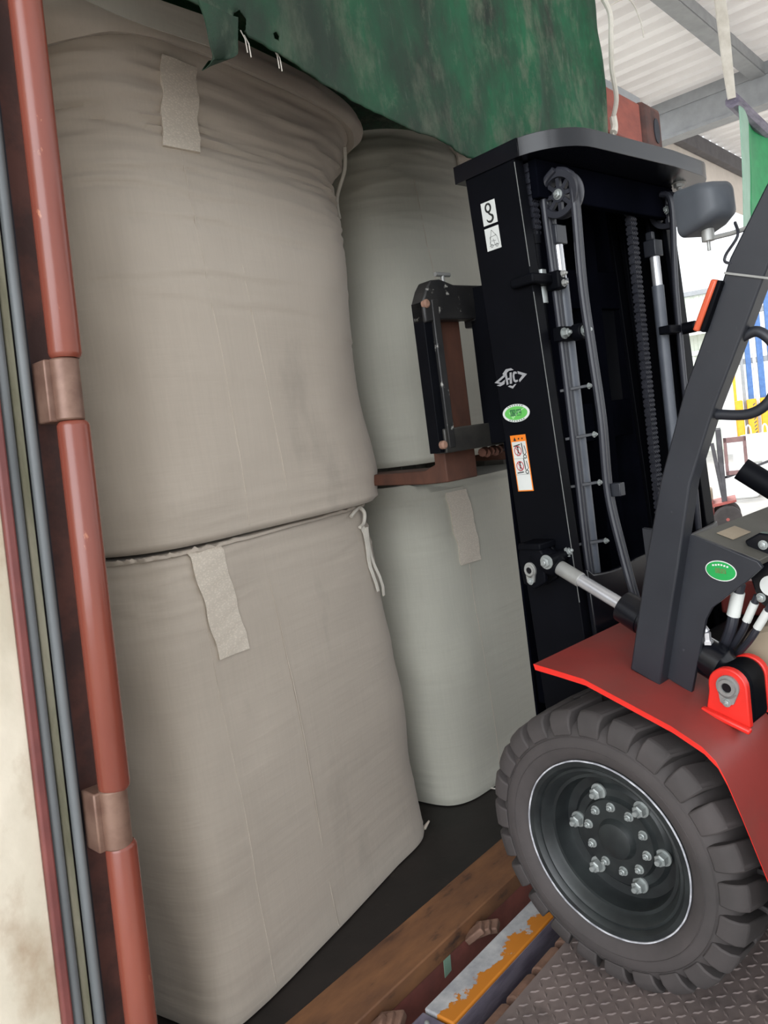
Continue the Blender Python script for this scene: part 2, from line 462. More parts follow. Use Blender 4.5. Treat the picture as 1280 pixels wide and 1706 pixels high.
def corrugated(x0, x1, y0, y1, z, pitch, depth):
    prof = []; x = x0
    while x < x1:
        prof += [(x, z), (x + pitch*0.42, z), (x + pitch*0.52, z + depth), (x + pitch*0.90, z + depth)]
        x += pitch
    vs = []; fs = []
    for (px, pz) in prof: vs += [(px, y0, pz), (px, y1, pz)]
    for i in range(len(prof) - 1): fs.append((2*i, 2*i+1, 2*i+3, 2*i+2))
    o = len(vs)
    vs += [(a, b, c + 0.004) for a, b, c in vs]
    fs += [tuple(reversed([k + o for k in f])) for f in fs]
    m = MB(); m.add(vs, fs)
    return m
corrugated(-3.2, 15.0, -4.2, 2.24, 4.62, 0.25, 0.06).build('ceiling', 'roof', kind='structure', angle=20)
b = MB()
b.box((8.00, -4.2, 4.50), (8.22, 2.4, 4.53)).box((8.00, -4.2, 4.22), (8.22, 2.4, 4.25)).box((8.02, -4.2, 4.25), (8.05, 2.4, 4.50)).box((8.00, -4.2, 4.53), (8.22, 2.4, 4.615))
b.build('trim_2', 'beam', kind='structure')
MB().box((-3.2, 1.02, 4.50), (8.02, 1.06, 4.615)).box((-3.2, 1.02, 4.49), (8.02, 1.16, 4.505)).build('trim_3', 'beam', kind='structure')
MB().box((8.3, 1.02, 4.50), (15.0, 1.06, 4.615)).box((8.3, 1.02, 4.49), (15.0, 1.16, 4.505)).build('trim_4', 'beam', kind='structure')
MB().box((8.25, 2.20, 4.42), (15.0, 2.30, 4.60)).build('trim_5', 'dark_steel', kind='structure')
MB().box((-3.2, 2.22, 4.52), (8.0, 2.28, 4.70)).build('trim_6', 'roof', kind='structure')
MB().box((8.22, 2.31, 3.92), (15.0, 2.37, 4.60)).build('wall_back', 'cream', kind='structure')
for i, (px, py) in enumerate(((-3.0, -4.0), (14.6, -4.0), (14.6, 2.5), (-3.0, 2.5))):
    MB().box((px - .12, py - .12, -1.3), (px + .12, py + .12, 4.6)).build('trim_%d' % (7 + i), 'beam', kind='structure')

# ------------------------------------------------------------------ container
con = thing('shipping_container', 'open topped red steel shipping container loaded with bulk bags', 'shipping container', (-0.2, 0.13, 0.0))
def cp(x, y, z): return (x + 0.2, y - 0.13, z)     # world -> container local
def cbox(mb, a, b): return mb.box(cp(*a), cp(*b))
cbox(MB(), (-0.30, 0.285, -0.06), (2.27, 6.2, 0.0)).build('floor_board', 'floorboard', con)
cbox(MB(), (-0.30, 0.13, -0.05), (2.30, 0.285, 0.003)).build('door_sill', 'sill_rust', con, 0.004)
cbox(MB(), (-0.30, 0.135, -0.30), (2.30, 0.175, -0.05)).build('rear_beam', 'sill_red', con)
def corr_wall(x0, x1):
    m = MB(); y = 0.34; k = 0
    pts = []
    while y < 6.2:
        pts += [(x0, y), (x0, y + .10), (x1, y + .14), (x1, y + .24)]; y += .28
    m.sweep([[cp(px, py, 0.0), cp(px, py, 2.52), cp(px + .006, py, 2.52), cp(px + .006, py, 0.0)] for px, py in pts])
    return m
corr_wall(-0.325, -0.29).build('side_wall', 'wall_in', con, angle=20)
corr_wall(2.29, 2.325).build('side_wall', 'wall_in', con, angle=20)
cbox(MB(), (-0.32, 6.16, 0.0), (2.33, 6.2, 2.5)).build('end_wall', 'wall_in', con)
cbox(MB(), (-0.34, 0.30, 2.50), (-0.26, 6.2, 2.60)).build('top_rail', 'red_header', con, .01)
cbox(MB(), (2.27, 0.30, 2.50), (2.35, 6.2, 2.60)).build('top_rail', 'red_header', con, .01)
# header over the doors and its corner casting
cbox(MB(), (-0.20, 0.045, 2.42), (2.27, 0.13, 2.585)).build('door_header', 'red_header', con, 0.008)
cbox(MB(), (-0.3, 0.09, 2.585), (2.40, 0.22, 2.655)).build('tarp_rail', 'beam', con, 0.006)
cc = cbox(MB(), (2.275, 0.035, 2.40), (2.46, 0.25, 2.60)).build('corner_casting', 'casting', con, 0.02, segs=3)
h = MB(); h.prism(disc_poly(0.035, 0.0, 0.028, 0.05, 24), lambda u, v, dd: cp(2.36 + u, 0.0345 - dd, 2.50 + v), 0.0, 0.0035)
h.build('casting_hole', 'gap', cc)
cbox(MB(), (2.30, 0.14, -0.25), (2.44, 0.32, 2.40)).build('corner_post', 'red_header', con, .01)
# leaning hinge post on the left: two lug plates between three tube lengths
LEAN = (0.060, 0.0)
def lean(x, y, z): return (x + LEAN[0] * (z - 1.4), y, z)
def ltube(mb, x, y, z0, z1, r, n=28):
    p0 = Vector(cp(*lean(x, y, z0))); p1 = Vector(cp(*lean(x, y, z1)))
    e = 0.008
    a = (p1 - p0); L = a.length
    return mb.lathe([(0, r*0.82), (e*.4, r*.94), (e, r), (L - e, r), (L - e*.4, r*.94), (L, r*.82)], p0, a, n)
TX, TY, TR = -0.350, -0.03, 0.0255
for z0, z1 in ((1.592, 2.75), (0.888, 1.492), (-0.25, 0.800)):
    ltube(MB(), TX, TY, z0, z1, TR).build('hinge_tube', 'red_post', con)
for zc in (1.542, 0.844):
    hw = 0.049
    p0 = Vector(cp(*lean(TX - .004, TY, zc - hw))); p1 = Vector(cp(*lean(TX - .004, TY, zc + hw)))
    m = MB().cyl(p0, p1, TR * 0.9, 24)
    m.bar(p0 + Vector((-.018, .022, 0)), p1 + Vector((-.018, .022, 0)), 0.044, 0.030, (0, 1, 0))
    m.build('hinge_lug', 'lug', con, 0.003)
def post_ring(z): return [cp(*lean(px, py, z)) for px, py in ((-.388, .035), (-.33, .035), (-.30, .06), (-.30, .14), (-.388, .14))]
MB().sweep([post_ring(-.25), post_ring(2.72)]).build('corner_post', 'casting', con, .004)  # red post; its shadow is put into the dark brown colour
# door leaf swung open to the left: edge frame, gasket lips, inner panel
def strip(mb, xa, xb, ya, yb, z0=-0.4, z1=2.75):
    r = lambda z: [cp(*lean(xa, ya, z)), cp(*lean(xb, ya, z)), cp(*lean(xb, yb, z)), cp(*lean(xa, yb, z))]
    return mb.sweep([r(z0), r(z1)])
door = strip(MB(), -1.7, -0.462, 0.006, 0.05).build('door_leaf', 'door', con, 0.003)
strip(MB(), -0.463, -0.447, -0.004, 0.05).build('door_edge', 'door_edge', door, 0.004)
strip(MB(), -0.448, -0.380, 0.030, 0.055).build('gasket_base', 'gap', door)
def lip(xa, y, r, m):
    p0 = cp(*lean(xa, y, -0.4)); p1 = cp(*lean(xa, y, 2.75))
    MB().tube([p0, p1], r, 16).build('gasket_lip', m, door)
lip(-0.437, 0.010, 0.0095, 'gasket')
strip(MB(), -0.424, -0.411, 0.012, 0.03).build('gasket_strip', 'gasket_moss', door, 0.002)
lip(-0.401, 0.010, 0.0085, 'gasket')
# torn locking lugs on the rear beam
for lx, s in ((0.66, 1.0), (0.235, 1.2)):
    m = MB()
    for k in range(3):
        a = 0.02 * k
        m.bar(cp(lx + a - .02, 0.128, -0.05 + .004*k), cp(lx + a + .006, 0.085 - .012*k, -0.012 - .006*k), 0.04*s, 0.02*s, (1, .3, .2))
    m.build('lock_lug', 'knuckle', con, .004)
MB().prism([(0, 0), (.03, 0.004), (.034, .055), (.004, .06)], lambda u, v, dd: cp(0.53 + u, 0.134 - dd, -0.10 + v), 0, .002).build('green_tag', 'tarp_pale', con)

# ------------------------------------------------------------------ trailer bumper beam and ramp lip
bum = thing('bumper_beam', 'scraped steel bumper beam with chipped orange and white paint below the container sill', 'bumper', (0.32, 0.0, -0.30))
def bp(x, y, z): return (x - .32, y, z + .30)
bb = MB(); bb.box((0.0, -0.068, 0.0), (1.9, 0.022, 0.30)); beam_o = bb.build('beam', 'bumper', bum, 0.004)
MB().box((0.0, -0.0705, 0.0), (1.9, -0.0685, 0.292)).build('front_face', 'bumper_side', bum)
e = MB().box((-0.45, -0.066, 0.0), (-0.006, 0.022, 0.296)).build('end_plate', 'bumper_side', bum, 0.004)
m = MB(); m.lathe([(0, .014), (.004, .013), (.008, .008)], (0.50, -0.03, 0.30), (0, 0, 1), 20); m.build('bolt', 'bolt', bum)
for bx_, by_ in ((-0.03, -0.01), (-0.05, -0.04), (-0.07, 0.0)):
    m = MB(); m.lathe([(0, .007), (.003, .006), (.005, .003)], (bx_, by_, 0.296), (0, 0, 1), 14); m.build('rivet', 'bolt', bum)

ramp = thing('dock_leveller', 'steel dock ramp with checker plate deck under the forklift wheel', 'ramp', (0.0, -0.21, 0.0))
rp = lambda x, y, z: (x, y + .21, z)
deck = MB(); deck.box(rp(-0.05, -1.74, -0.02), rp(2.34, -0.185, 0.043))
# lozenges
L1, W1 = 0.013, 0.0042
ny = int(1.2 / 0.026); nx = int(1.9 / 0.026)
for i in range(nx):
    for j in range(ny):
        x = 0.05 + i * 0.026 + (0.004 if j % 2 else 0); y = -0.21 - j * 0.026
        a = PI/4 if (i + j) % 2 else -PI/4
        ca, sa = math.cos(a), math.sin(a)
        pt = lambda u, v, z: rp(x + u*ca - v*sa, y + u*sa + v*ca, z)
        z0, z1 = 0.043, 0.0456
        deck.add([pt(-L1, 0, z0), pt(0, -W1, z0), pt(L1, 0, z0), pt(0, W1, z0), pt(-L1*.6, 0, z1), pt(0, -W1*.45, z1), pt(L1*.6, 0, z1), pt(0, W1*.45, z1)],
                 [(0,1,5,4),(1,2,6,5),(2,3,7,6),(3,0,4,7),(4,5,6,7)])
deck.build('checker_plate', 'tread', ramp)
MB().box(rp(-0.05, -0.118, -0.15), rp(2.34, -0.082, -0.075)).build('timber_strip', 'wood', ramp, .004)
for k in range(18):
    x = 0.10 + k * 0.12
    m = MB(); m.tube([rp(x, -0.150, -0.020), rp(x + .095, -0.150, -0.020)], 0.028, 18)
    m.box(rp(x + .004, -0.20, -0.048), rp(x + .091, -0.150, 0.008))
    m.build('hinge_knuckle', 'knuckle', ramp, .004)

# ------------------------------------------------------------------ bulk bags
def spow(c, p): return math.copysign(abs(c) ** p, c)
class Bag:
    def __init__(s, cx, cy, z0, z1, ax, ay, seed, prof, nexp, wr, flare=None):
        s.cx, s.cy, s.z0, s.z1, s.ax, s.ay, s.seed, s.prof, s.nexp, s.wr, s.flare = cx, cy, z0, z1, ax, ay, seed, prof, nexp, wr, flare
        s.creases = (); s.rot = 0.0
    def interp(s, tbl, t):
        for (a, va), (b_, vb) in zip(tbl, tbl[1:]):
            if t <= b_:
                k = (t - a) / (b_ - a); k = k*k*(3 - 2*k)
                return va + (vb - va) * k
        return tbl[-1][1]
    def pt(s, th, t, off=0.0):
        k = s.interp(s.prof, t); n = s.interp(s.nexp, t)
        c, si = math.cos(th), math.sin(th)
        x = spow(c, 2/n); y = spow(si, 2/n)
        z = s.z0 + (s.z1 - s.z0) * t
        p3 = Vector((x * 1.3 + s.seed, y * 1.3, z * 2.2))
        lump = noise.fractal(p3, 1.0, 2.0, 3) * 0.012
        wv = noise.noise(Vector((x * 2.0 + s.seed * 3, y * 2.0, z * 24))) ; wv2 = noise.noise(Vector((x * 3 + 9, y * 3 + s.seed, z * 52)))
        amp = s.interp(s.wr, t)
        lump += amp * (-(abs(wv) ** 0.7) + 0.4 * wv2)
        for (zc, sl, a_, w_, xa, xb) in s.creases:
            if -0.2 < y: break
            dz = z - zc - sl * x - .006 * math.sin(x * 9 + zc * 50)
            win = max(0, min(1, (x - xa) / .15)) * max(0, min(1, (xb - x) / .15))
            lump += win * a_ * (math.exp(-((dz - w_) / (w_ * 1.2)) ** 2) * .7 - math.exp(-(dz / w_) ** 2))
        kx = (s.ax * k + lump + off); ky = (s.ay * k + lump + off)
        X = s.cx + x * kx; Y = s.cy + y * ky
        if s.flare:
            f = s.interp(s.flare, t)
            w = max(0, x) ** 3 * max(0, -y) ** 1.0
            X += f * w
        if s.rot:
            dx, dy = X - s.cx, Y - s.cy; c_, n_ = math.cos(s.rot), math.sin(s.rot)
            X = s.cx + dx * c_ - dy * n_; Y = s.cy + dx * n_ + dy * c_
        return Vector((X, Y, z))
    def front(s, x, z, off=0.0):
        t = (z - s.z0) / (s.z1 - s.z0)
        lo, hi = PI * 1.02, PI * 1.98
        for _ in range(40):
            mid = (lo + hi) / 2
            if s.pt(mid, t).x < x: lo = mid
            else: hi = mid
        return s.pt(lo, t, off)
    def mesh(s, nu=240, nv=190):
        vs = []; fs = []
        for i in range(nv + 1):
            t = i / nv
            for j in range(nu): vs.append(s.pt(2*PI*j/nu, t))
        for i in range(nv):
            for j in range(nu):
                a = i*nu + j; b_ = i*nu + (j+1) % nu
                fs.append((a, b_, b_ + nu, a + nu))
        # caps: shrinking rings
        for (base, z, dz) in ((0, s.z0, 0.0), (nv * nu, s.z1, 0.0)):
            prev = base
            for q in (0.9, 0.6, 0.25):
                st = len(vs)
                for j in range(nu):
                    p = Vector(vs[base + j])
                    vs.append(Vector((s.cx + (p.x - s.cx)*q, s.cy + (p.y - s.cy)*q, z + dz * (1 - q) )))
                for j in range(nu):
                    a, b_ = prev + j, prev + (j+1) % nu
                    c_, d_ = st + (j+1) % nu, st + j
                    fs.append((a, b_, c_, d_) if base else (a, d_, c_, b_))
                prev = st
            fs.append(tuple(range(prev, prev + nu)) if base else tuple(reversed(range(prev, prev + nu))))
        m = MB(); m.add(vs, fs)
        return m

def strap(bag, root, x0, z0, x1, z1, w, loc, m='web', name='webbing_strap', off=0.007):
    n = 26; keep = bag.creases, bag.wr
    bag.creases = (); bag.wr = [(0, .001), (1, .001)]
    L = MB(); rings = []
    for i in range(n + 1):
        k = i / n
        x = x0 + (x1 - x0) * k; z = z0 + (z1 - z0) * k
        wob = 0.003 * math.sin(k * 15 + x0 * 7)
        ring = []
        for q in range(7):
            u = (q / 6 - .5) * w + wob
            ring.append(bag.front(x + u, z, off + 0.0015*math.sin(k*40 + q)) - Vector(loc))
        for q in range(6, -1, -1):
            u = (q / 6 - .5) * w + wob
            ring.append(bag.front(x + u, z, -0.012) - Vector(loc))
        rings.append(ring)
    bag.creases, bag.wr = keep
    L.sweep(rings)
    return L.build(name, m, root, angle=50)

def seam(bag, root, x0, z0, x1, z1, loc):
    pts = [bag.front(x0 + (x1-x0)*i/30, z0 + (z1-z0)*i/30, 0.0002) - Vector(loc) for i in range(31)]
    MB().tube(pts, 0.0013, 6).build('side_seam', 'bag_warm', root)

def make_bag(bag, label, m, seams=()):
    loc = Vector((bag.cx, bag.cy, bag.z0))
    root = thing('bulk_bag', label, 'bulk bag', loc, 0, 'bulk bags in the container')
    mb = bag.mesh(); mb.v = [tuple(Vector(p) - loc) for p in mb.v]
    mb.build('bag_body', m, root, angle=70)
    for sm in seams: seam(bag, root, *sm, loc)
    return root, loc

std_prof = [(0, .935), (.02, .975), (.08, 1.0), (.35, 1.0), (.75, .985), (.93, .96), (.975, .945), (1.0, .90)]
nn = [(0, 5.5), (.3, 4.4), (.7, 4.2), (1, 5.0)]
lowwr = [(0, .003), (.15, .001), (.75, .001), (.92, .006), (1, .008)]
# lower left
B1 = Bag(0.398, 0.964, 0.004, 1.19, 0.527, 0.530, 1.3, [(0, 1.005), (.012, 1.01), (.10, 1.01), (.4, 1.015), (.75, 1.0), (.93, .985), (.985, .975), (1.0, .955)], [(0, 12.0), (.25, 8.0), (.6, 6.5), (1, 6.5)], lowwr)
B1.rot = math.radians(9.5)
r1, l1 = make_bag(B1, 'large beige bulk bag standing on the container floor in the lower left of the stack', 'bag_warm', ((0.12, 1.17, 0.15, 0.02), (0.36, 1.17, 0.42, .02)))
strap(B1, r1, 0.155, 1.185, 0.195, 0.905, 0.10, l1)
c0 = B1.front(0.80, 1.16, 0.01) - l1
MB().tube([B1.front(.78, 1.165, .01) - l1, B1.front(.80, 1.18, .016) - l1, B1.front(.83, 1.185, .018) - l1, B1.front(.845, 1.165, .02) - l1, B1.front(.835, 1.135, .016) - l1, B1.front(.81, 1.125, .012) - l1], 0.006, 8, smooth=5).build('tie_loop', 'cord', r1)
MB().ribbon([B1.front(.825 + .002*k, 1.13 - k*.028, .012 + .004*math.sin(k)) - l1 for k in range(9)], [.018 - .001*k for k in range(9)], (1, 0, 0)).build('tie_tape', 'cord', r1)
MB().ribbon([B1.front(.835 + .006*k, 1.12 - k*.034, .014 + .005*math.sin(k+2)) - l1 for k in range(8)], .010, (1, 0, 0)).build('tie_tape', 'cord', r1)
rings = []
for i in range(121):
    th = PI * 1.04 + PI * .92 * i / 120
    n1 = noise.noise(Vector((i * .22, 3, 1))); n2 = noise.noise(Vector((i * .5, 7, 2)))
    p = B1.pt(th, .995, .010 + .008 * n1) - l1
    r_ = .0045 + .003 * n2
    rings.append([p + Vector((0, r_ * math.cos(a), .003 + .006 * n2 + r_ * 1.3 * math.sin(a))) for a in (0, 1.26, 2.51, 3.77, 5.03)])
MB().sweep(rings).build('top_hem', 'bag_warm', r1, angle=60)
tip = B1.pt(PI * 1.75, .012, .004) - l1
MB().tube([tip + Vector((-.04, .03, 0)), tip, tip + Vector((.016, -.010, .020))], [.012, .008, .003], 10).build('corner_tip', 'bag_warm', r1)
# upper left
up_prof = [(0, .955), (.012, .985), (.08, 1.0), (.45, 1.0), (.70, 1.0), (.78, .985), (.84, 1.0), (.93, 1.0), (1.0, .96)]
up_wr = [(0, .003), (.15, .001), (.55, .002), (.70, .007), (.80, .016), (.9, .010), (1, .01)]
B2 = Bag(0.440, 0.962, 1.200, 2.50, 0.552, 0.560, 4.7, up_prof, [(0, 5.0), (.3, 4.0), (.7, 4.0), (1, 4.6)], up_wr, [(0, 0), (.72, 0.0), (.78, .02), (.86, .12), (1, .30)])
B2.rot = math.radians(7)
B2.creases = ((2.315, -.02, .006, .012, -1, .9), (2.265, .01, .008, .010, -1, -.1), (2.24, -.01, .009, .009, -1, .1), (2.215, -.02, .010, .008, -.8, .95), (2.185, -.035, .011, .007, -.9, .9), (2.165, -.02, .007, .007, -.3, .95), (2.12, .015, .006, .008, -1, .3), (2.05, -.02, .006, .010, -1, .2), (1.98, -.03, .005, .010, -.9, .5), (1.86, .01, .004, .010, -1, .2), (1.78, -.02, .004, .012, -.8, .4), (2.08, .06, .008, .010, .5, 1.1), (2.02, .05, .006, .010, .6, 1.1), (1.70, .02, .004, .008, .55, 1.1))
r2, l2 = make_bag(B2, 'large beige bulk bag with creased shoulder on top of the lower left bag', 'bag_warm', ((0.26, 2.17, 0.30, 1.22), (0.40, 1.9, 0.46, 1.22)))
strap(B2, r2, 0.285, 2.375, 0.265, 2.165, 0.105, l2)
# folded top skirt hanging over the shoulder
rings = []
for i in range(90):
    th = PI * 1.02 + (PI * 0.93) * i / 89
    dip = 0.035 * math.sin(i * .09 + .6) + (0.05 if i > 78 else 0.0) * (i - 78) / 11
    zb = 2.395 - 0.015 * math.sin(i * .05) - dip * .7
    ring = []
    for k in range(8):
        z = min(2.498, zb + (2.498 - zb) * k / 7)
        t = (z - B2.z0) / (B2.z1 - B2.z0)
        bul = 0.022 + 0.014 * math.sin(PI * k / 7) + 0.006 * noise.noise(Vector((i * .12, k * .3, 3)))
        ring.append(B2.pt(th, t, bul) - l2)
    t = (zb + .01 - B2.z0) / (B2.z1 - B2.z0)
    ring.append(B2.pt(th, 1.0, -0.03) - l2); ring.append(B2.pt(th, t, -0.004) - l2)
    rings.append(ring)
MB().sweep(rings).build('top_skirt', 'bag_warm', r2, angle=60)
# loose lifting band across the top
lp = [(-0.10, .345, 2.50), (0.0, .322, 2.452), (0.08, .312, 2.432), (0.16, .306, 2.424), (0.25, .304, 2.424), (0.33, .308, 2.428), (0.38, .33, 2.44)]
MB().ribbon(catmull([Vector(p) - l2 for p in lp], 5), .062, (0.25, -0.25, 1.0), .005).build('lifting_band', 'bag_cool', r2)
MB().tube([B2.front(.975, 2.34, .01) - l2, B2.front(.985, 2.28, .014) - l2, B2.front(.975, 2.20, .012) - l2, B2.front(.965, 2.13, .01) - l2], 0.006, 8, smooth=6).build('tie_cord', 'cord', r2)
# lower right
B3 = Bag(1.668, 1.045, 0.004, 1.20, 0.53, 0.54, 7.9, [(0, 1.0), (.012, 1.005), (.09, 1.0), (.4, .995), (.75, .975), (.92, .955), (.97, .945), (1.0, .91)], [(0, 7.5), (.3, 5.2), (.7, 4.4), (1, 5.0)], lowwr)
r3, l3 = make_bag(B3, 'pale bulk bag standing on the container floor under the raised forks', 'bag_cool', ((1.40, 1.17, 1.42, .02),))
strap(B3, r3, 1.395, 1.165, 1.415, 0.885, 0.115, l3)
MB().tube([Vector((1.33, .50, .02)) - l3, Vector((1.35, .47, .012)) - l3, Vector((1.36, .455, .004)) - l3], 0.003, 6, smooth=4).build('loose_thread', 'cord', r3)
# crumpled spout edge on its top corner
rings = []
for i in range(30):
    x = 1.13 + .30 * i / 29
    p = B3.front(x, 1.165, 0.004) - l3
    hgt = 0.05 * (1 - i / 29) ** 1.2 + .012 * noise.noise(Vector((i * .3, 1, 0))) + .012
    rings.append([p + Vector((0, 0, -.01)), p + Vector((0, -.006, .012)), p + Vector((.01, .02, hgt)), p + Vector((.02, .07, hgt * .8)), p + Vector((0, .09, -.01))])
MB().sweep(rings).build('top_ruffle', 'bag_cool', r3, angle=60)
# upper right, sitting on the forks
B4 = Bag(1.66, 1.03, 1.288, 2.50, 0.53, 0.575, 2.2, [(0, .97), (.015, .99), (.10, 1.0), (.5, .99), (.72, .955), (.82, .94), (.92, .92), (1, .84)], [(0, 5.0), (.3, 4.0), (.7, 4.0), (1, 4.4)], [(0, .002), (.5, .001), (.7, .004), (.85, .007), (1, .008)])
r4, l4 = make_bag(B4, 'pale bulk bag lifted on the forklift forks above the lower right bag', 'bag_cool', ((1.35, 2.3, 1.37, 1.31),))
strap(B4, r4, 1.66, 2.46, 1.65, 2.31, 0.10, l4)

# ------------------------------------------------------------------ green tarpaulin over the door header
tarp = thing('tarpaulin', 'dirty green canvas tarpaulin hanging over the container door header', 'tarpaulin', (0.9, 0.03, 3.0))
low = [(-0.75, 2.42), (-0.40, 2.345), (0.02, 2.272), (0.17, 2.246), (0.33, 2.214), (0.52, 2.185), (0.70, 2.156), (0.93, 2.132), (1.2, 2.14), (1.5, 2.17), (1.84, 2.20)]
def lowz(x):
    for (a, va), (b_, vb) in zip(low, low[1:]):
        if x <= b_: return va + (vb - va) * (x - a) / (b_ - a)
    return low[-1][1]
NX, NZ = 400, 150
vs = []; fs = []
ZT = 3.15
for i in range(NX + 1):
    u = i / NX
    x = -0.26 + 2.095 * u
    zl = lowz(x) + 0.006 * noise.noise(Vector((x * 9, 4, 0))) + .003 * noise.noise(Vector((x * 40, 1, 0)))
    for j in range(NZ + 1):
        k = j / NZ
        z = zl + (ZT - zl) * k
        y = 0.0 + 0.020 * noise.noise(Vector((x * 2.6, z * 1.2, 3.1))) + 0.010 * noise.noise(Vector((x * 8 + z * 3, z * 2.0, 8.2))) + 0.004 * noise.noise(Vector((x * 24, z * 9, 1)))
        # slack crease running down to the mast
        cx = 1.28 + (z - 2.2) * 0.22
        y -= 0.025 * math.exp(-((x - cx) / .035) ** 2) * math.exp(-((z - 2.36) / .16) ** 2)
        y -= 0.022 * math.exp(-((x - 1.62 + (z - 2.3) * .3) / .045) ** 2) * max(0, min(1, (2.55 - z) / .3))
        y = min(y, 0.036)
        xe = x + (0.02 * noise.noise(Vector((0, z * 3, 5))) if u > .98 else 0)
        vs.append((xe - .9, y - .03, z - 3.0))
holes = ((0.163, 2.268, .016, .019), (0.257, 2.264, .008, .008))
for hx, hz, ra, rb in holes:
    for q_, (vx, vy, vz) in enumerate(vs):
        ex, ez = (vx + .9 - hx) / ra, (vz + 3.0 - hz) / rb
        rho = math.hypot(ex, ez)
        if .62 < rho < 1.55:
            k_ = (1.0 + .12 * math.sin(5 * math.atan2(ez, ex))) / rho
            vs[q_] = (hx + ex * ra * k_ - .9, vy, hz + ez * rb * k_ - 3.0)
for i in range(NX):
    for j in range(NZ):
        a = i * (NZ + 1) + j
        x, _, z = vs[a]; x += .9 + .005; z += 3.0 + .004
        ctr = [sum(vs[i_][q_] for i_ in (a, a + NZ + 1, a + NZ + 2, a + 1)) / 4 for q_ in (0, 2)]
        if any(((ctr[0] + .9 - hx) / ra) ** 2 + ((ctr[1] + 3.0 - hz) / rb) ** 2 < .92 for hx, hz, ra, rb in holes): continue
        fs.append((a, a + NZ + 1, a + NZ + 2, a + 1))
canvas = MB().add(vs, fs).build('canvas', 'tarp', tarp, angle=180)
MB().sweep([[(-1.12, y_, z_), (1.05, y_, z_), (1.05, y_, z_ + .01), (-1.12, y_, z_ + .01)] for y_, z_ in ((.06, -.335), (1.5, -.375), (3.0, -.345), (4.5, -.375), (6.3, -.335))]).build('roof_cover', 'tarp', tarp)
so = canvas.modifiers.new('cloth', 'SOLIDIFY'); so.thickness = 0.003; so.offset = 0
tp = lambda x, y, z: (x - .9, y - .03, z - 3.0)
fl = MB()
rings = []
for i in range(13):
    k = i / 12
    xl = 0.045 + .004 * math.sin(k * 6); xr = 0.143 - .006 * k - .082 * max(0, (k - .55) / .45) ** 1.6
    z = 2.262 - .118 * k
    row = []
    for q in range(7):
        u = q / 6
        row.append((xl + (xr - xl) * u, -.022 - .02 * math.sin(u * 4 + k * 2) * (.3 + k), z - .008 * math.sin(u * 3.0) + .028 * u * max(0, k - .5)))
    rings.append([tp(*p) for p in row] + [tp(p[0], p[1] + .003, p[2]) for p in reversed(row)])
fl.sweep(rings).build('torn_flap', 'tarp', tarp, angle=60)
for hx, hz in ((.178, 2.262), (.186, 2.255), (.262, 2.252), (.269, 2.248)):
    MB().tube([tp(hx, .02, hz), tp(hx + .002, .012, hz - .02), tp(hx + .005, .014, hz - .045)], .0012, 5).build('loose_thread', 'cord', tarp)

rope = MB()
rope.tube([(1.775, -.055, 2.80), (1.80, -.07, 2.74), (1.81, -.06, 2.66), (1.84, -.04, 2.58), (1.90, -.02, 2.50), (1.935, .015, 2.45)], 0.009, 8, smooth=8)
rope.tube([(1.935, .015, 2.455), (1.94, .015, 2.42), (1.925, .015, 2.395)], [.014] * 13, 8, smooth=6)
rope.tube([(1.925, .015, 2.395), (1.922, .015, 2.36), (1.925, .015, 2.30)], .003, 6)
rope.tube([(1.79, -.07, 2.76), (1.87, -.11, 2.79), (1.93, -.12, 2.74), (1.95, -.12, 2.68)], .002, 6, smooth=5)
tag(rope.build('rope', 'cord'), 'frayed white rope hanging from the tarpaulin edge over the red header', 'rope')

# ------------------------------------------------------------------ forklift
FL = thing('forklift', 'red and black forklift with raised forks reaching into the container', 'forklift', (0.593, -0.367, 0.0), -math.atan2(.109, .994))
def tilt(z): return 0.042 * (z - 1.067)
def mpoly(mb, poly, z0, z1):      # vertical mast section following the forward tilt
    return mb.sweep([[(l, f + tilt(z), z) for l, f in poly] for z in (z0, z1)])
def lv(u, v, d): return (d, u, v)  # (fw, z) polygon extruded across the lateral axis

# outer and inner mast channels
chL = MB(); mpoly(chL, [(.25, .178), (.288, .178), (.288, .194), (.268, .194), (.268, .329), (.31, .329), (.31, .345), (.25, .345)], 0.10, 2.06)
chL = chL.build('mast_channel', 'black', FL, 0.0025)
MB().tube([(.2492, .1772 + tilt(z_), z_) for z_ in (.90, 1.35, 1.72)], .0012, 6).build('worn_edge_glint', 'stick_grey', chL)  # highlight along the worn channel corner, modelled as a thin grey strip
MB().tube([(.2492, .1772 + tilt(z_), z_) for z_ in (1.785, 2.05)], .0012, 6).build('worn_edge_glint', 'stick_grey', chL)
chR = MB(); mpoly(chR, [(1.06, .178), (1.0, .178), (1.0, .194), (1.042, .194), (1.042, .329), (1.0, .329), (1.0, .345), (1.06, .345)], 0.10, 2.06)
chR = chR.build('mast_channel', 'black', FL, 0.0025)
for a, b_ in ((.285, .325), (1.025, .985)):
    m = MB(); s_ = 1 if b_ > a else -1
    mpoly(m, [(a, .215), (b_ + s_*.02, .215), (b_ + s_*.02, .229), (a + s_*.014, .229), (a + s_*.014, .35), (b_ + s_*.02, .35), (b_ + s_*.02, .364), (a, .364)], 0.14, 2.05)
    m.build('inner_mast_channel', 'black', FL, 0.002)
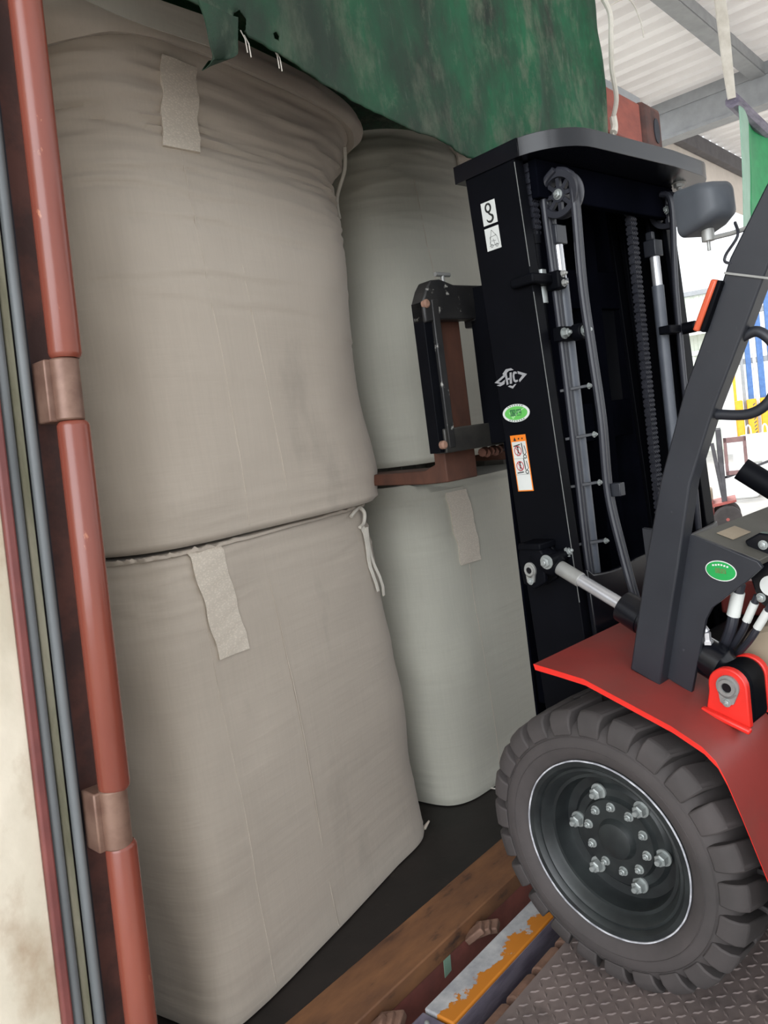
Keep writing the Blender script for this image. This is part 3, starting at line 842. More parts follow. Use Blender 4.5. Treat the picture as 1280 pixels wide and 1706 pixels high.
# top hood plate
lc = .655
def plate_poly():
    pts = [(.245, .42), (.245, .20)]
    for k in range(1, 9):
        a = PI + (PI/2) * k / 8
        pts.append((.245 + .16 + .16 * math.cos(a), .235 + .155 * math.sin(a)))
    pts += [(.80, .070)]
    for k in range(0, 9):
        a = -PI/2 + (PI/2) * k / 8
        pts.append((.99 + .14 * math.cos(a), .225 + .145 * math.sin(a)))
    pts += [(1.13, .42)]
    return pts
m = MB(); m.prism(plate_poly(), lambda u, v, dd: (u, v, dd + 0.03 * max(0, 0)), 2.058, 2.104)
m.build('mast_top_plate', 'black_gloss', FL, 0.008, segs=3)
m = MB(); m.box((.30, .19, 1.96), (1.02, .215, 2.058)); m.build('top_crossbar', 'matt_black', FL, .004)
m = MB(); m.hexbolt((.98, .15, 2.058), (0, 0, -1), .016, .014); m.build('plate_bolt', 'steel_dull', FL)
# lower tie plate between the channels, curved upper edge
poly = [(.275, .985)]
for k in range(0, 17):
    u = k / 16
    poly.append((.30 + .70 * u, .966 - .010 * math.sin(min(1, u * 3) * PI) + .03 * max(0, u - .5)))
poly = poly + [(1.03, .985), (1.03, .76), (.275, .76)]
m = MB(); m.sweep([[(l, .155 + tilt(z), z) for l, z in poly], [(l, .172 + tilt(z), z) for l, z in poly]])
m.build('tie_plate', 'black_gloss', FL, .004)
m = MB(); m.box((.275, .15, .20), (1.03, .17, .62)); m.build('lower_tie_plate', 'black', FL, .004)
# inner stage frame and an added dark sheet between the channels
m = MB()
for z in (0.55, 1.30, 1.72): m.box((.34, .385, z), (.97, .42, z + .12))
for l in (.50, .74): m.box((l, .375, .50), (l + .10, .43, 2.02))
m.box((.60, .37, .30), (.66, .40, 2.0))
m.build('inner_stage_frame', 'matt_black', FL, .003)
m = MB(); m.box((.37, .452, .15), (1.30, .460, 2.10)); m.build('added_dark_backing', 'matt_black', FL)  # added dark sheet that blackens the gaps seen through the mast
m = MB(); m.lathe([(0, .018), (.006, .016), (.01, .006)], (.60, .368, 1.43), (0, -1, 0), 20); m.build('red_disc', 'stick_red', FL)  # small plain red disc on the inner frame
# chains
def chain(l, f, z0, z1, w=.024):
    m = MB(); z = z0; k = 0
    while z < z1:
        for q in range(4 if k % 2 else 3):
            ll = l - w/2 + w * (q + (0.5 if k % 2 == 0 else 0)) / 3
            m.prism([(f - .009, z + .003), (f - .011, z + .009), (f - .007, z + .014), (f - .011, z + .019), (f - .009, z + .025), (f + .009, z + .025), (f + .011, z + .019), (f + .007, z + .014), (f + .011, z + .009), (f + .009, z + .003)], lv, ll - .0015, ll + .0015)
        m.cyl((l - w*.62, f, z + .007), (l + w*.62, f, z + .007), .004, 8)
        z += .0145; k += 1
    return m
chain(.315, .224, 1.87, 2.03).build('lift_chain', 'hose', FL)
chain(.80, .222, .70, 2.02, .030).build('lift_chain', 'hose', FL)
m = MB(); m.cyl((.315, .229, 1.60), (.315, .229, 1.87), .012); m.cyl((.315, .229, 1.85), (.315, .229, 1.885), .016)
m.build('chain_anchor_rod', 'black', FL)
MB().cyl((.316, .228, 1.765), (.316, .228, 1.782), .018, 6).build('anchor_nut', 'bolt', FL)
MB().cyl((.316, .227, 1.695), (.316, .227, 1.738), .0145, 16).build('anchor_sleeve', 'bolt', FL)
m = MB(); m.box((.228, .185, 1.738), (.36, .262, 1.765)); m.box((.31, .165, 1.722), (.345, .21, 1.770)); m.build('anchor_bracket', 'black', FL, .006)
m = MB(); m.hexbolt((.328, .165, 1.759), (0, -1, 0), .007, .010); m.build('bracket_bolt', 'steel_dull', FL)
MB().hexbolt((.328, .165, 1.735), (0, -1, 0), .007, .010).build('bracket_bolt', 'steel_dull', FL)
# hose sheaves with spokes
def sheave(l, f, z, r):
    m = MB()
    m.lathe([(0, r), (.006, r*1.02), (.010, r*.86), (.026, r*.84), (.030, r*1.02), (.036, r), (.036, r*.74), (.028, r*.70), (.008, r*.70), (0, r*.74), (0, r)], (l, f, z), (1, 0, 0), 40, caps=False)
    for k in range(8):
        a = 2*PI*k/8
        d_ = Vector((0, math.cos(a), math.sin(a)))
        m.bar(Vector((l + .012, f, z)) + d_*r*.25, Vector((l + .012, f, z)) + d_*r*.74, .012, .010, (1, 0, 0))
    m.lathe([(0, r*.34), (.03, r*.34)], (l + .004, f, z), (1, 0, 0), 20)
    o = m.build('hose_sheave', 'hose', FL)
    MB().hexbolt((l + .004, f, z), (-1, 0, 0), .010, .010).build('axle_bolt', 'bolt', o)
sheave(.335, .160, 1.960, .058)
sheave(.955, .190, 1.985, .055)
def hose(pts, r=.0085, m='hose', name='hydraulic_hose'):
    return MB().tube(pts, r, 10, smooth=7).build(name, m, FL)
for dl, df in ((0, 0), (.017, .002)):
    hose([(.334 + dl, .160 + df, 2.022), (.334 + dl, .196 + df, 1.995), (.334 + dl, .203 + df, 1.93), (.334 + dl, .198 + df, 1.73), (.332 + dl, .193 + df, 1.45), (.332 + dl, .191 + df, 1.25), (.330 + dl, .187 + df, .97), (.335 + dl, .17 + df, .80), (.335 + dl, .15 + df, .62)])
    hose([(.348 + dl, .160 - df, 2.022), (.346 + dl, .125 - df, 2.0), (.343 + dl, .118 - df, 1.93), (.343 + dl, .123 - df, 1.72), (.343 + dl, .116 - df, 1.55), (.343 + dl, .108 - df, 1.37), (.345 + dl, .112 - df, 1.18), (.345 + dl, .09 - df, 1.02), (.345 + dl, .06 - df, .86), (.38 + dl, .05 - df, .70)], .009 if dl == 0 else .005)
for l_, f_ in ((.93, .166), (.95, .178)):
    hose([(l_, f_ + .02, 2.03), (l_, f_ - .012, 1.99), (l_, f_, 1.75), (l_, f_ + .002, 1.44), (l_, f_, 1.1), (l_, f_, .8)], .009)
# lift cylinders
for l_, f_ in ((.376, .206), (.905, .215)):
    m = MB(); m.cyl((l_, f_ - .006, .62), (l_, f_ - .003, 1.755), .0185, 20)
    cyl = m.build('lift_cylinder', 'cyl_grey', FL)
    MB().cyl((l_, f_ - .003, 1.755), (l_, f_ - .002, 1.845), .0150, 20).build('piston_rod', 'steel', cyl)
    MB().box((l_ - .024, f_ - .02, 1.845), (l_ + .024, f_ + .02, 1.895)).box((l_ - .02, f_ - .012, 1.895), (l_ - .004, f_ + .012, 1.92)).build('rod_head', 'pillar', cyl, .003)
# hose clips and clamps
for z in (1.46, 1.33, 1.20, 1.04):
    m = MB(); m.bar((.330, .215, z), (.375, .155, z + .004), .008, .012); m.build('hose_clip', 'pillar', FL, .001)
    MB().hexbolt((.372, .152, z + .003), (0, -1, 0), .006, .008).build('clip_screw', 'bolt', FL)
m = MB(); m.box((.305, .17, 1.588), (.40, .20, 1.625)); m.cyl((.352, .165, 1.606), (.352, .135, 1.606), .022); m.build('hose_clamp', 'black', FL, .003)
for l_, f_ in ((.312, .17), (.352, .135)):
    MB().hexbolt((l_, f_, 1.606), (0, -1, 0), .011, .016).build('clamp_bolt', 'bolt', FL)
m = MB(); m.box((.86, .16, 1.600), (1.0, .20, 1.625)); m.cyl((.945, .17, 1.612), (.945, .12, 1.612), .018); m.build('hose_clamp', 'black', FL, .003)
m = MB(); m.box((.355, .08, 1.165), (.38, .112, 1.20)); m.build('hose_bracket', 'pillar', FL, .002)

# stickers on the left mast channel (sub-parts of the channel)
def sp(f, z, d=0.0):    # point on the outer left face: f measured on the untilted section
    return (.2497 - d, f + tilt(z), z)
def sticker(poly, name, m, d0=0.0, d1=0.0008):
    mb = MB(); mb.sweep([[sp(f, z, d0) for f, z in poly], [sp(f, z, d1) for f, z in poly]])
    return mb.build(name, m, chL)
def rect(f0, f1, z0, z1): return [(f0, z0), (f1, z0), (f1, z1), (f0, z1)]
# hook decal, on white (text runs front -> rear, i.e. decreasing f)
sticker(rect(.305, .257, 1.923, 1.983), 'hook_sticker', 'stick_white')
def stroke(pts, w, name, m, d=.0012):
    pts = [Vector(p) for p in pts]
    vs = []; fs = []
    for i, p in enumerate(pts):
        t = (pts[min(i+1, len(pts)-1)] - pts[max(i-1, 0)]).normalized()
        nrm = Vector((-t.y, t.x)); ww = w[i] if isinstance(w, list) else w
        for s_ in (1, -1):
            q = p + nrm * ww/2 * s_
            vs.append(sp(q.x, q.y, d))
    for i in range(len(pts) - 1): fs.append((2*i, 2*i+1, 2*i+3, 2*i+2))
    return MB().add(vs, fs)
hk = MB()
a1 = stroke([(.282 + .0085 * math.sin(2*PI*k/20), 1.966 + .0105 * math.cos(2*PI*k/20)) for k in range(21)], .0055, '', '')
hk.add(a1.v, a1.f)
pts = [(.282, 1.954), (.280, 1.950), (.275, 1.946)]
pts += [(.2805 - .0105 * math.sin(a), 1.939 + .0095 * math.cos(a)) for a in [0.9 + .23 * k for k in range(17)]]
ws = [.005, .005, .005] + [.0065 - .0045 * max(0, (k - 9) / 8) for k in range(17)]
a1 = stroke(pts, ws, '', ''); hk.add(a1.v, a1.f)
hk.build('hook_mark', 'stick_black', chL)
sticker(rect(.305, .257, 1.856, 1.915), 'sling_sticker', 'stick_white')
hk = MB()
for pts in ([(.282, 1.908), (.293, 1.872)], [(.282, 1.908), (.266, 1.888)], [(.266, 1.888), (.262, 1.868)], [(.290, 1.890), (.268, 1.892)], [(.290, 1.890), (.290, 1.868)], [(.295, 1.868), (.262, 1.867)], [(.287, 1.880), (.272, 1.878)], [(.280, 1.884), (.276, 1.868)]):
    a1 = stroke(pts, .0013, '', ''); hk.add(a1.v, a1.f)
for cx_, cz_ in ((.287, 1.867), (.270, 1.866)):
    a1 = stroke([(cx_ + .004*math.sin(2*PI*k/14), cz_ + .004*math.cos(2*PI*k/14)) for k in range(15)], .0016, '', ''); hk.add(a1.v, a1.f)
hk.build('sling_mark', 'stick_grey', chL)
# silver diamond maker's mark
dm = MB()
def poly2(p):
    n_ = len(p); dm.add([sp(f, z, .0010) for f, z in p], [tuple(range(n_))])
cx_, cz_ = .2915, 1.512
def P(u, v): return (cx_ - u * .001, cz_ + v * .001)     # millimetres, u toward the rear
for p in (
    [P(-58, -4), P(-22, 13), P(-18, 8), P(-44, -4), P(-34, -6), P(-20, 0), P(-24, -12), P(-40, -16), P(-52, -12), P(-38, -10)],
    [P(-26, 16), P(-12, 27), P(6, 27), P(14, 21), P(-2, 21), P(-10, 17), P(-12, 8), P(-20, 10)],
    [P(-18, 8), P(-11, 10), P(-10, -14), P(-17, -16)], [P(-1, 16), P(6, 16), P(2, -14), P(-6, -14)], [P(-11, 2), P(0, 3), P(0, -2), P(-11, -3)],
    [P(10, 14), P(14, 17), P(22, 15), P(24, 10), P(17, 10), P(14, 8), P(13, -4), P(16, -7), P(22, -6), P(23, -11), P(14, -13), P(8, -9), P(7, 6)],
    [P(26, 16), P(56, 4), P(28, -14), P(26, -8), P(40, 3), P(26, 9)],
    [P(-14, -20), P(2, -28), P(16, -17), P(10, -17), P(2, -21), P(-6, -18)]):
    poly2(p)
dm.build('maker_emblem', 'stick_silver', chL)
# oval green emission sticker
def oval(cx_, cz_, ru, rv, name, m, d): return sticker(disc_poly(cx_, cz_, ru, rv, 48), name, m, d - .0006, d)
OC = (.2915, 1.4175)
oval(*OC, .046, .0245, 'oval_sticker', 'stick_white', .0009)
oval(*OC, .0385, .0185, 'oval_centre', 'stick_green', .0013)
hk = MB()
a1 = stroke([(OC[0] + .022, OC[1] + .004), (OC[0] + .012, OC[1] - .013), (OC[0] - .006, OC[1] + .002), (OC[0] - .030, OC[1] + .011)], [.004, .006, .005, .002], '', '', .0016); hk.add(a1.v, a1.f)
hk.build('oval_leaf', 'stick_leaf', chL)
text_mesh('国四', .020, lambda u, v: sp(OC[0] - u, OC[1] + v, .0019), 'oval_lettering', 'stick_dgreen', chL, bold=.0003)
for sgn in (1, -1):
    hk = MB()
    for k in range(7):
        a = PI/2 + (k - 3) * .20
        cu_, cv_ = OC[0] - .0422 * math.cos(a), OC[1] + sgn * .0215 * math.sin(a)
        hk.add([sp(cu_ + .0018, cv_ - .0013, .0014), sp(cu_ - .0018, cv_ - .0013, .0014), sp(cu_ - .0018, cv_ + .0013, .0014), sp(cu_ + .0018, cv_ + .0013, .0014)], [(0, 1, 2, 3)])
    hk.build('oval_rim_lettering', 'stick_dgreen', chL)
# warning label: orange head, two crossed-out pictograms
W0, W1, WZ0, WZ1 = .3245, .2715, 1.203, 1.358
sticker(rect(W0, W1, WZ0, WZ1), 'warning_label', 'stick_orange', 0, .0006)
sticker(rect(W0 - .003, W1 + .003, WZ0 + .003, WZ1 - .018), 'warning_field', 'stick_white', .0004, .0010)
hk = MB(); hk.add([sp(.3145, 1.3425, .0012), sp(.3045, 1.3425, .0012), sp(.3095, 1.3535, .0012)], [(0, 1, 2)])
for uu in (.298, .286): hk.add([sp(uu, 1.3455, .0012), sp(uu - .004, 1.3455, .0012), sp(uu - .004, 1.350, .0012), sp(uu, 1.350, .0012)], [(0, 1, 2, 3)])
def picto(zc, flip):
    # mast, boom and wheel of a little truck with a standing figure
    for pts, w_ in (([(.289, zc + .022), (.287, zc - .010)], .003), ([(.281, zc + .014), (.277, zc - .006), (.285, zc - .012)], .0022),
                    ([(.317, zc + (.014 if not flip else -.018)), (.294, zc + (.018 if not flip else -.016))], .003),
                    ([(.304, zc + .006), (.303, zc - .006)], .005), ([(.306, zc - .006), (.307, zc - .014)], .0018), ([(.301, zc - .006), (.300, zc - .014)], .0018)):
        a1 = stroke(pts, w_, '', '', .0012); hk.add(a1.v, a1.f)
    a1 = stroke([(.283 + .0048*math.sin(2*PI*k/16), zc - .016 + .0048*math.cos(2*PI*k/16)) for k in range(17)], .0024, '', '', .0012); hk.add(a1.v, a1.f)
    a1 = stroke([(.3035 + .0018*math.sin(2*PI*k/10), zc + .010 + .0018*math.cos(2*PI*k/10)) for k in range(11)], .003, '', '', .0012); hk.add(a1.v, a1.f)
picto(1.314, False); picto(1.272, True)
hk.build('warning_pictogram', 'stick_black', chL)
hk = MB()
for zc in (1.314, 1.272):
    a1 = stroke([(.304 + .0115*math.sin(2*PI*k/28), zc + .001 + .0125*math.cos(2*PI*k/28)) for k in range(29)], .0024, '', '', .0015); hk.add(a1.v, a1.f)
    a1 = stroke([(.311, zc + .010), (.297, zc - .008)], .0022, '', '', .0015); hk.add(a1.v, a1.f)
hk.build('prohibition_ring', 'stick_red', chL)
for z in (1.293, 1.249):
    hk = MB(); hk.add([sp(W0 - .003, z, .0012), sp(W1 + .003, z, .0012), sp(W1 + .003, z + .0008, .0012), sp(W0 - .003, z + .0008, .0012)], [(0, 1, 2, 3)])
    hk.build('warning_divider', 'stick_grey', chL)

# tilt cylinder with bracket, pin and clevis
br = MB()
br.prism([(.225, .965), (.262, .945), (.298, .958), (.305, 1.03), (.298, 1.062), (.235, 1.062), (.222, 1.04)], lv, .185, .20)
br.prism([(.225, .965), (.262, .945), (.298, .958), (.305, 1.03), (.298, 1.062), (.235, 1.062), (.222, 1.04)], lv, .235, .25)
br.prism([(.225, 1.052), (.300, 1.052), (.297, 1.070), (.225, 1.070)], lv, .18, .30)
br = br.build('tilt_bracket', 'black', FL, .004)
pin = MB(); pin.prism(disc_poly(.267, .998, .018, .021, 24) , lv, .179, .185)
pin.prism([(.281, .985), (.280, .965), (.270, .958), (.258, .965), (.252, .988)], lv, .179, .185)
pin.lathe([(0, .015), (.004, .015), (.004, .009), (0.001, .009)], (.179, .267, .998), (-1, 0, 0), 24)
pin.build('pin_washer', 'steel_dull', br)
MB().cyl((.179, .267, .998), (.1765, .267, .998), .009, 20).build('pin_core', 'black_gloss', br)
MB().hexbolt((.179, .268, .968), (-1, 0, 0), .007, .006).build('pin_bolt', 'bolt', br)
tc0, tc1 = Vector((.212, .245, 1.028)), Vector((.172, -.277, .786))
ax = (tc1 - tc0).normalized()
at = lambda s_: tc0 + ax * s_
tcyl = MB(); tcyl.lathe([(.262, .026), (.266, .039), (.325, .041), (.325, .038), (.44, .038), (.445, .042), (.535, .042), (.54, .036), (.555, .028)], tc0, ax, 32)
tcyl = tcyl.build('tilt_cylinder', 'black_gloss', FL)
MB().lathe([(.06, .0165), (.268, .0165)], tc0, ax, 24).build('cylinder_rod', 'steel', tcyl)
MB().lathe([(.055, .0195), (.13, .0195), (.132, .018)], tc0, ax, 24).build('rod_sleeve', 'steel_dull', tcyl)
m = MB(); m.lathe([(-.03, .02), (-.02, .03), (.035, .034), (.05, .032), (.062, .024)], tc0, ax, 20); m.cyl(at(.05) + Vector((-.04, 0, .018)), at(.05) + Vector((.04, 0, .022)), .016, 16)
m.build('rod_clevis', 'black', tcyl)
MB().hexbolt(at(.05) + Vector((-.04, 0, .018)), (-1, 0, 0), .014, .012).build('clevis_bolt', 'bolt', tcyl)
MB().hexbolt(at(.05) + Vector((.04, -.01, .028)), (0, -1, .4), .010, .012).build('clevis_bolt', 'bolt', tcyl)
f0 = at(.505) + Vector((-.010, 0, .034))
m = MB(); m.lathe([(0, .013), (.012, .013), (.012, .009), (.03, .009)], f0, (0, 0, 1), 6); m.tube([f0 + Vector((0, 0, .03)), f0 + Vector((0, .01, .045)), f0 + Vector((0, .035, .058))], .009, 12); m.lathe([(0, .011), (.018, .011)], f0 + Vector((0, .035, .058)), (0, .9, .35), 6)
m.build('elbow_fitting', 'steel', tcyl)
hose([f0 + Vector((0, .05, .064)), f0 + Vector((.02, .12, .09)), f0 + Vector((.1, .18, .02))], .009)
# red mounting lug on the fender
lug = MB()
def lugpoly():
    pts = [(-.318, .700), (-.318, .77)]
    for k in range(13):
        a = PI - PI * k / 12
        pts.append((-.277 + .041 * math.cos(a), .785 + .040 * math.sin(a)))
    pts += [(-.236, .77), (-.226, .725), (-.240, .70)]
    return pts
lug.prism(lugpoly(), lv, .105, .123)
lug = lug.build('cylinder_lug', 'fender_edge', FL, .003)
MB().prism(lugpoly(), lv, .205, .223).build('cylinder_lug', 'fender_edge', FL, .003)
MB().prism(lugpoly(), lv, .124, .204).build('lug_block', 'black', lug, .012, segs=3)
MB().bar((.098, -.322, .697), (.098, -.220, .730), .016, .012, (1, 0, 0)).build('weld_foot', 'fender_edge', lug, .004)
m = MB(); m.prism(disc_poly(-.280, .786, .024, .025, 28), lv, .099, .105); m.prism([(-.260, .775), (-.262, .752), (-.272, .744), (-.290, .750), (-.300, .772)], lv, .099, .105)
m.lathe([(0, .019), (.006, .018), (.006, .011), (.002, .010)], (.099, -.280, .786), (-1, 0, 0), 28)
m.build('lug_pin', 'steel_dull', lug)
MB().cyl((.0985, -.280, .786), (.0965, -.280, .786), .0105, 20).build('pin_core', 'black_gloss', lug)
MB().hexbolt((.099, -.276, .752), (-1, 0, 0), .007, .006).build('lug_bolt', 'bolt', lug)

# wheel
WZ = .382
ty = MB()
prof = [(0.012, .205), (-.002, .214), (-.010, .224), (-.018, .240), (-.020, .256), (-.016, .272), (-.010, .284), (.0, .298), (.02, .308), (.19, .308), (.212, .285), (.222, .25), (.21, .215), (.2, .205)]
ty.lathe([(d_, r_) for d_, r_ in prof], (0, 0, WZ), (1, 0, 0), 120, caps=False)
NL = 24
def lug_block(a0, side):
    sec = [(-.0170, .276), (-.0175, .299), (-.011, .318), (.004, .333), (.060, .3355), (.108, .3355), (.108, .300), (.0, .285)]
    rings = []
    hw = math.radians(5.4)
    for q in range(5):
        k = q / 4 * 2 - 1
        ring = []
        for l, r in sec:
            inner = max(0, min(1, l / .108))
            wfac = 1 - .22 * max(0, inner - .5) * 2
            sh = math.radians(5.0) * inner
            sidef = 1.0 if r > .31 else 1.0
            a = a0 + hw * k * wfac * sidef + sh * (1 if side > 0 else -1)
            rr = r - (.0015 if abs(k) > .9 and r > .32 else 0)
            L_ = l if side > 0 else .207 - l
            ring.append((L_, rr * math.cos(a), WZ + rr * math.sin(a)))
        rings.append(ring)
    ty.sweep(rings)
for k in range(NL):
    lug_block(2*PI*k/NL, 1); lug_block(2*PI*(k + .5)/NL, -1)
tyre = ty.build('tyre', 'rubber', FL, .004, angle=32)
m = MB()
m.lathe([(-.0175, .246), (-.0208, .2475), (-.0208, .2485), (-.0175, .250)], (0, 0, WZ), (1, 0, 0), 120, caps=False)
m.lathe([(-.0135, .2715), (-.0175, .273), (-.0135, .276)], (0, 0, WZ), (1, 0, 0), 120, caps=False)
m.build('sidewall_ridge', 'rubber', tyre)
rim = MB()
rim.lathe([(.02, .213), (-.004, .2135), (-.0065, .210), (-.006, .199), (.000, .193), (.006, .190), (.004, .184), (.010, .178), (.024, .172), (.030, .168), (.030, .160), (.060, .156), (.072, .150), (.075, .128), (.066, .118), (.066, .100), (.060, .096), (.054, .094), (.054, .050), (.050, .048), (.046, .046), (.040, .042), (.036, .030), (.036, .0005)], (0, 0, WZ), (1, 0, 0), 96, caps=False)
rim = rim.build('wheel_rim', 'rim', FL, angle=25)
m = MB(); rings = []
for k in range(140):
    a = 2*PI*k/140; wv = .0010 * noise.noise(Vector((math.cos(a)*6, math.sin(a)*6, 1))) 
    rings.append([(-.0065 + du, (.2125 + wv + dr) * math.cos(a), WZ + (.2125 + wv + dr) * math.sin(a)) for du, dr in ((0, .002), (-.0022, .0012), (-.0022, -.0012), (0, -.002))])
m.sweep(rings, closed=True).build('rim_edge', 'rim_white', rim)
for k in range(6):
    a = math.radians(67 + 60 * k)
    MB().hexbolt((.066, .113 * math.cos(a), WZ + .113 * math.sin(a)), (-1, 0, 0), .0145, .024).build('wheel_nut', 'bolt', rim)
for k in range(10):
    a = math.radians(12 + 36 * k)
    MB().hexbolt((.055, .078 * math.cos(a), WZ + .078 * math.sin(a)), (-1, 0, 0), .0085, .011).build('hub_bolt', 'bolt', rim)
# right front wheel, mostly hidden
m = MB(); m.lathe([(1.08, .20), (1.08, .29), (1.10, .333), (1.26, .333), (1.28, .29), (1.28, .20)], (0, 0, WZ), (1, 0, 0), 64); m.build('tyre', 'rubber', FL)

# fender
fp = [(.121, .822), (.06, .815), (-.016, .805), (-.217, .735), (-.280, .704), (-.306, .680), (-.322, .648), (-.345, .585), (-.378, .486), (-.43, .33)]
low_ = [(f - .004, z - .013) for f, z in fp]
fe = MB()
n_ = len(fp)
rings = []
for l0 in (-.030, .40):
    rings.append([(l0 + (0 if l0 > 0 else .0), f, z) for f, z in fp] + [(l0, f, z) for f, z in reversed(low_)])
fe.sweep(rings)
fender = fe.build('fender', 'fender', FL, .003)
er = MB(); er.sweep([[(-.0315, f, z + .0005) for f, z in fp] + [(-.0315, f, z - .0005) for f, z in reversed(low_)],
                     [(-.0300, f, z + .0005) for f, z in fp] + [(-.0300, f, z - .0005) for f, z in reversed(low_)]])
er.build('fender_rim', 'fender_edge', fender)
# body mass behind the fender and under the cowl
m = MB(); m.box((.40, -1.2, .22), (1.02, .08, .70)); m.box((.27, -.95, .18), (.40, -.46, .60)); m.build('body_frame', 'black', FL, .01)
m = MB(); m.box((.0, -1.35, .25), (.30, -.50, .33)); m.build('step_plate', 'black', FL, .006)
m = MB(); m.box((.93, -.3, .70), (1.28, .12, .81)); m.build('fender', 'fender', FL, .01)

# overhead guard pillars
def pillar(l0, l1):
    fr = [(-.054, .794), (-.120, 1.044), (-.176, 1.23), (-.248, 1.414), (-.310, 1.536), (-.363, 1.651), (-.439, 1.761), (-.62, 1.98), (-.70, 2.06)]
    re = [(-.124, .764), (-.198, 1.047), (-.242, 1.222), (-.306, 1.37), (-.372, 1.500), (-.433, 1.622), (-.505, 1.728), (-.69, 1.95), (-.77, 2.03)]
    rings = [[(l0, f, z), (l1, f, z), (l1, g, y), (l0, g, y)] for (f, z), (g, y) in zip(fr, re)]
    return MB().sweep(rings).build('guard_pillar', 'pillar', FL, .004, angle=30)
pillar(.10, .145); pillar(1.14, 1.185)
m = MB()
for l_ in (.12, .30, .48, .66, .84, 1.02, 1.165): m.bar((l_, -.72, 2.05), (l_, -1.75, 2.08), .04, .03)
m.bar((.10, -.72, 2.05), (1.185, -.72, 2.05), .05, .05); m.bar((.10, -1.75, 2.08), (1.185, -1.75, 2.08), .05, .05); m.bar((.12, -1.75, 2.07), (.12, -1.70, .9), .06, .05); m.bar((1.165, -1.75, 2.07), (1.165, -1.70, .9), .06, .05)
m.build('overhead_guard', 'pillar', FL, .004)
m = MB(); m.box((.20, -2.05, .25), (1.10, -1.25, .95)); m.build('counterweight_body', 'black', FL, .05, segs=4)
hs = [(.125, -.362, 1.500), (.125, -.395, 1.505), (.125, -.425, 1.47), (.125, -.428, 1.43), (.125, -.408, 1.375), (.125, -.365, 1.35), (.125, -.30, 1.356)]
MB().tube(hs, .0105, 14, smooth=6).build('grab_handle', 'pillar', FL)
m = MB(); m.bar((.098, -.352, 1.6255), (.098, -.444, 1.592), .004, .004); m.build('cable_tie', 'steel_dull', FL)
sg = MB(); sg.bar((.094, -.347, 1.612), (.094, -.303, 1.522), .02, .010, (1, 0, 0)); sg = sg.build('turn_signal', 'black', FL, .003)
MB().bar((.092, -.338, 1.616), (.092, -.291, 1.526), .022, .013, (1, 0, 0)).build('signal_lens', 'orange_lens', sg, .004)
# work lamp
lam = MB()
LC = Vector((.10, -.326, 1.757)); ang = math.radians(62)
fdir = Vector((.35, .9, -.05)).normalized(); sdir = Vector((.93, -.36, 0)).normalized(); sdir = (sdir - fdir*sdir.dot(fdir)).normalized(); udir = sdir.cross(fdir)
def rr_ring(w, h_, r_, d_, n=6):
    pts = []
    for (sx, sy, a0) in ((1, 1, 0), (-1, 1, PI/2), (-1, -1, PI), (1, -1, 3*PI/2)):
        for k in range(n + 1):
            a = a0 + PI/2 * k / n
            pts.append(LC + sdir * (sx * (w - r_) + r_ * math.cos(a)) + udir * (sy * (h_ - r_) + r_ * math.sin(a)) + fdir * d_)
    return pts
lam.sweep([rr_ring(0.0210, 0.0240, 0.0144, -.050), rr_ring(0.0322, 0.0336, 0.0173, -.042), rr_ring(0.0392, 0.0416, 0.0173, -.015), rr_ring(0.0420, 0.0448, 0.0158, .018), rr_ring(0.0434, 0.0464, 0.0158, .024), rr_ring(0.0434, 0.0464, 0.0158, .034)])
lam = lam.build('work_lamp', 'lamp', FL, angle=50)
m = MB(); m.sweep([rr_ring(0.0392, 0.0416, 0.0144, .0335), rr_ring(0.0378, 0.0400, 0.0144, .037)]); m.build('lamp_lens', 'stick_white', lam)
m = MB(); m.cyl(LC + Vector((.0, .0, -.042)), LC + Vector((.0, .0, -.064)), .012, 12); m.cyl(LC + Vector((0, 0, -.06)), LC + Vector((0, 0, -.082)), .0035, 8)
m.tube([LC + Vector((0, 0, -.060)), LC + Vector((.01, -.04, -.060)), LC + Vector((.022, -.085, -.056))], .0045, 8)
m.build('lamp_bracket', 'steel_dull', lam)
m = MB(); m.tube([LC + Vector((.02, -.045, -.04)), LC + Vector((.0, -.056, -.07)), LC + Vector((0, -.030, -.10)), LC + Vector((0, -.035, -.115)), LC + Vector((.02, -.08, -.12))], .003, 6, smooth=5); m.build('lamp_cable', 'hose', lam)

# cowl: side plate with sticker, sloping top
cw = MB(); cw.prism([(-.10, 1.12), (-.222, 1.103), (-.350, 1.050), (-.358, 1.038), (-.322, 1.005), (-.305, .993), (-.245, .945), (-.229, .918), (-.180, .745), (-.11, .78)], lv, .135, .147)
cowl = cw.build('cowl_side', 'pillar', FL, .0015)
m = MB(); m.sweep([[(.146, -.218, 1.104), (1.13, -.218, 1.104), (1.13, -.350, 1.051), (.146, -.350, 1.051)], [(.146, -.214, 1.090), (1.13, -.214, 1.090), (1.13, -.346, 1.037), (.146, -.346, 1.037)]])
m.build('cowl_top', 'cowl_top', FL, .002)
m = MB(); m.box((.40, -.349, .97), (1.13, -.335, 1.045)); m.box((.40, -.34, .65), (1.1, -.31, 1.05)); m.build('cowl_front', 'pillar', FL, .002)
m = MB(); m.sweep([[(.20, -.24, 1.0965), (.29, -.24, 1.0965), (.29, -.275, 1.0825), (.20, -.275, 1.0825)], [(.20, -.24, 1.0975), (.29, -.24, 1.0975), (.29, -.275, 1.0835), (.20, -.275, 1.0835)]]); m.build('clear_label', 'tan', FL)
def cs(f, z, d_): return (.1346 - d_, f, z)
m = MB(); pl = [(-.273 + .033*math.cos(a) , 1.028 + .022*math.sin(a) + .10 * .033*math.cos(a)) for a in [2*PI*k/40 for k in range(40)]]
m.sweep([[cs(f, z, 0) for f, z in pl], [cs(f, z, .0006) for f, z in pl]]); m.build('oval_sticker', 'stick_white', cowl)
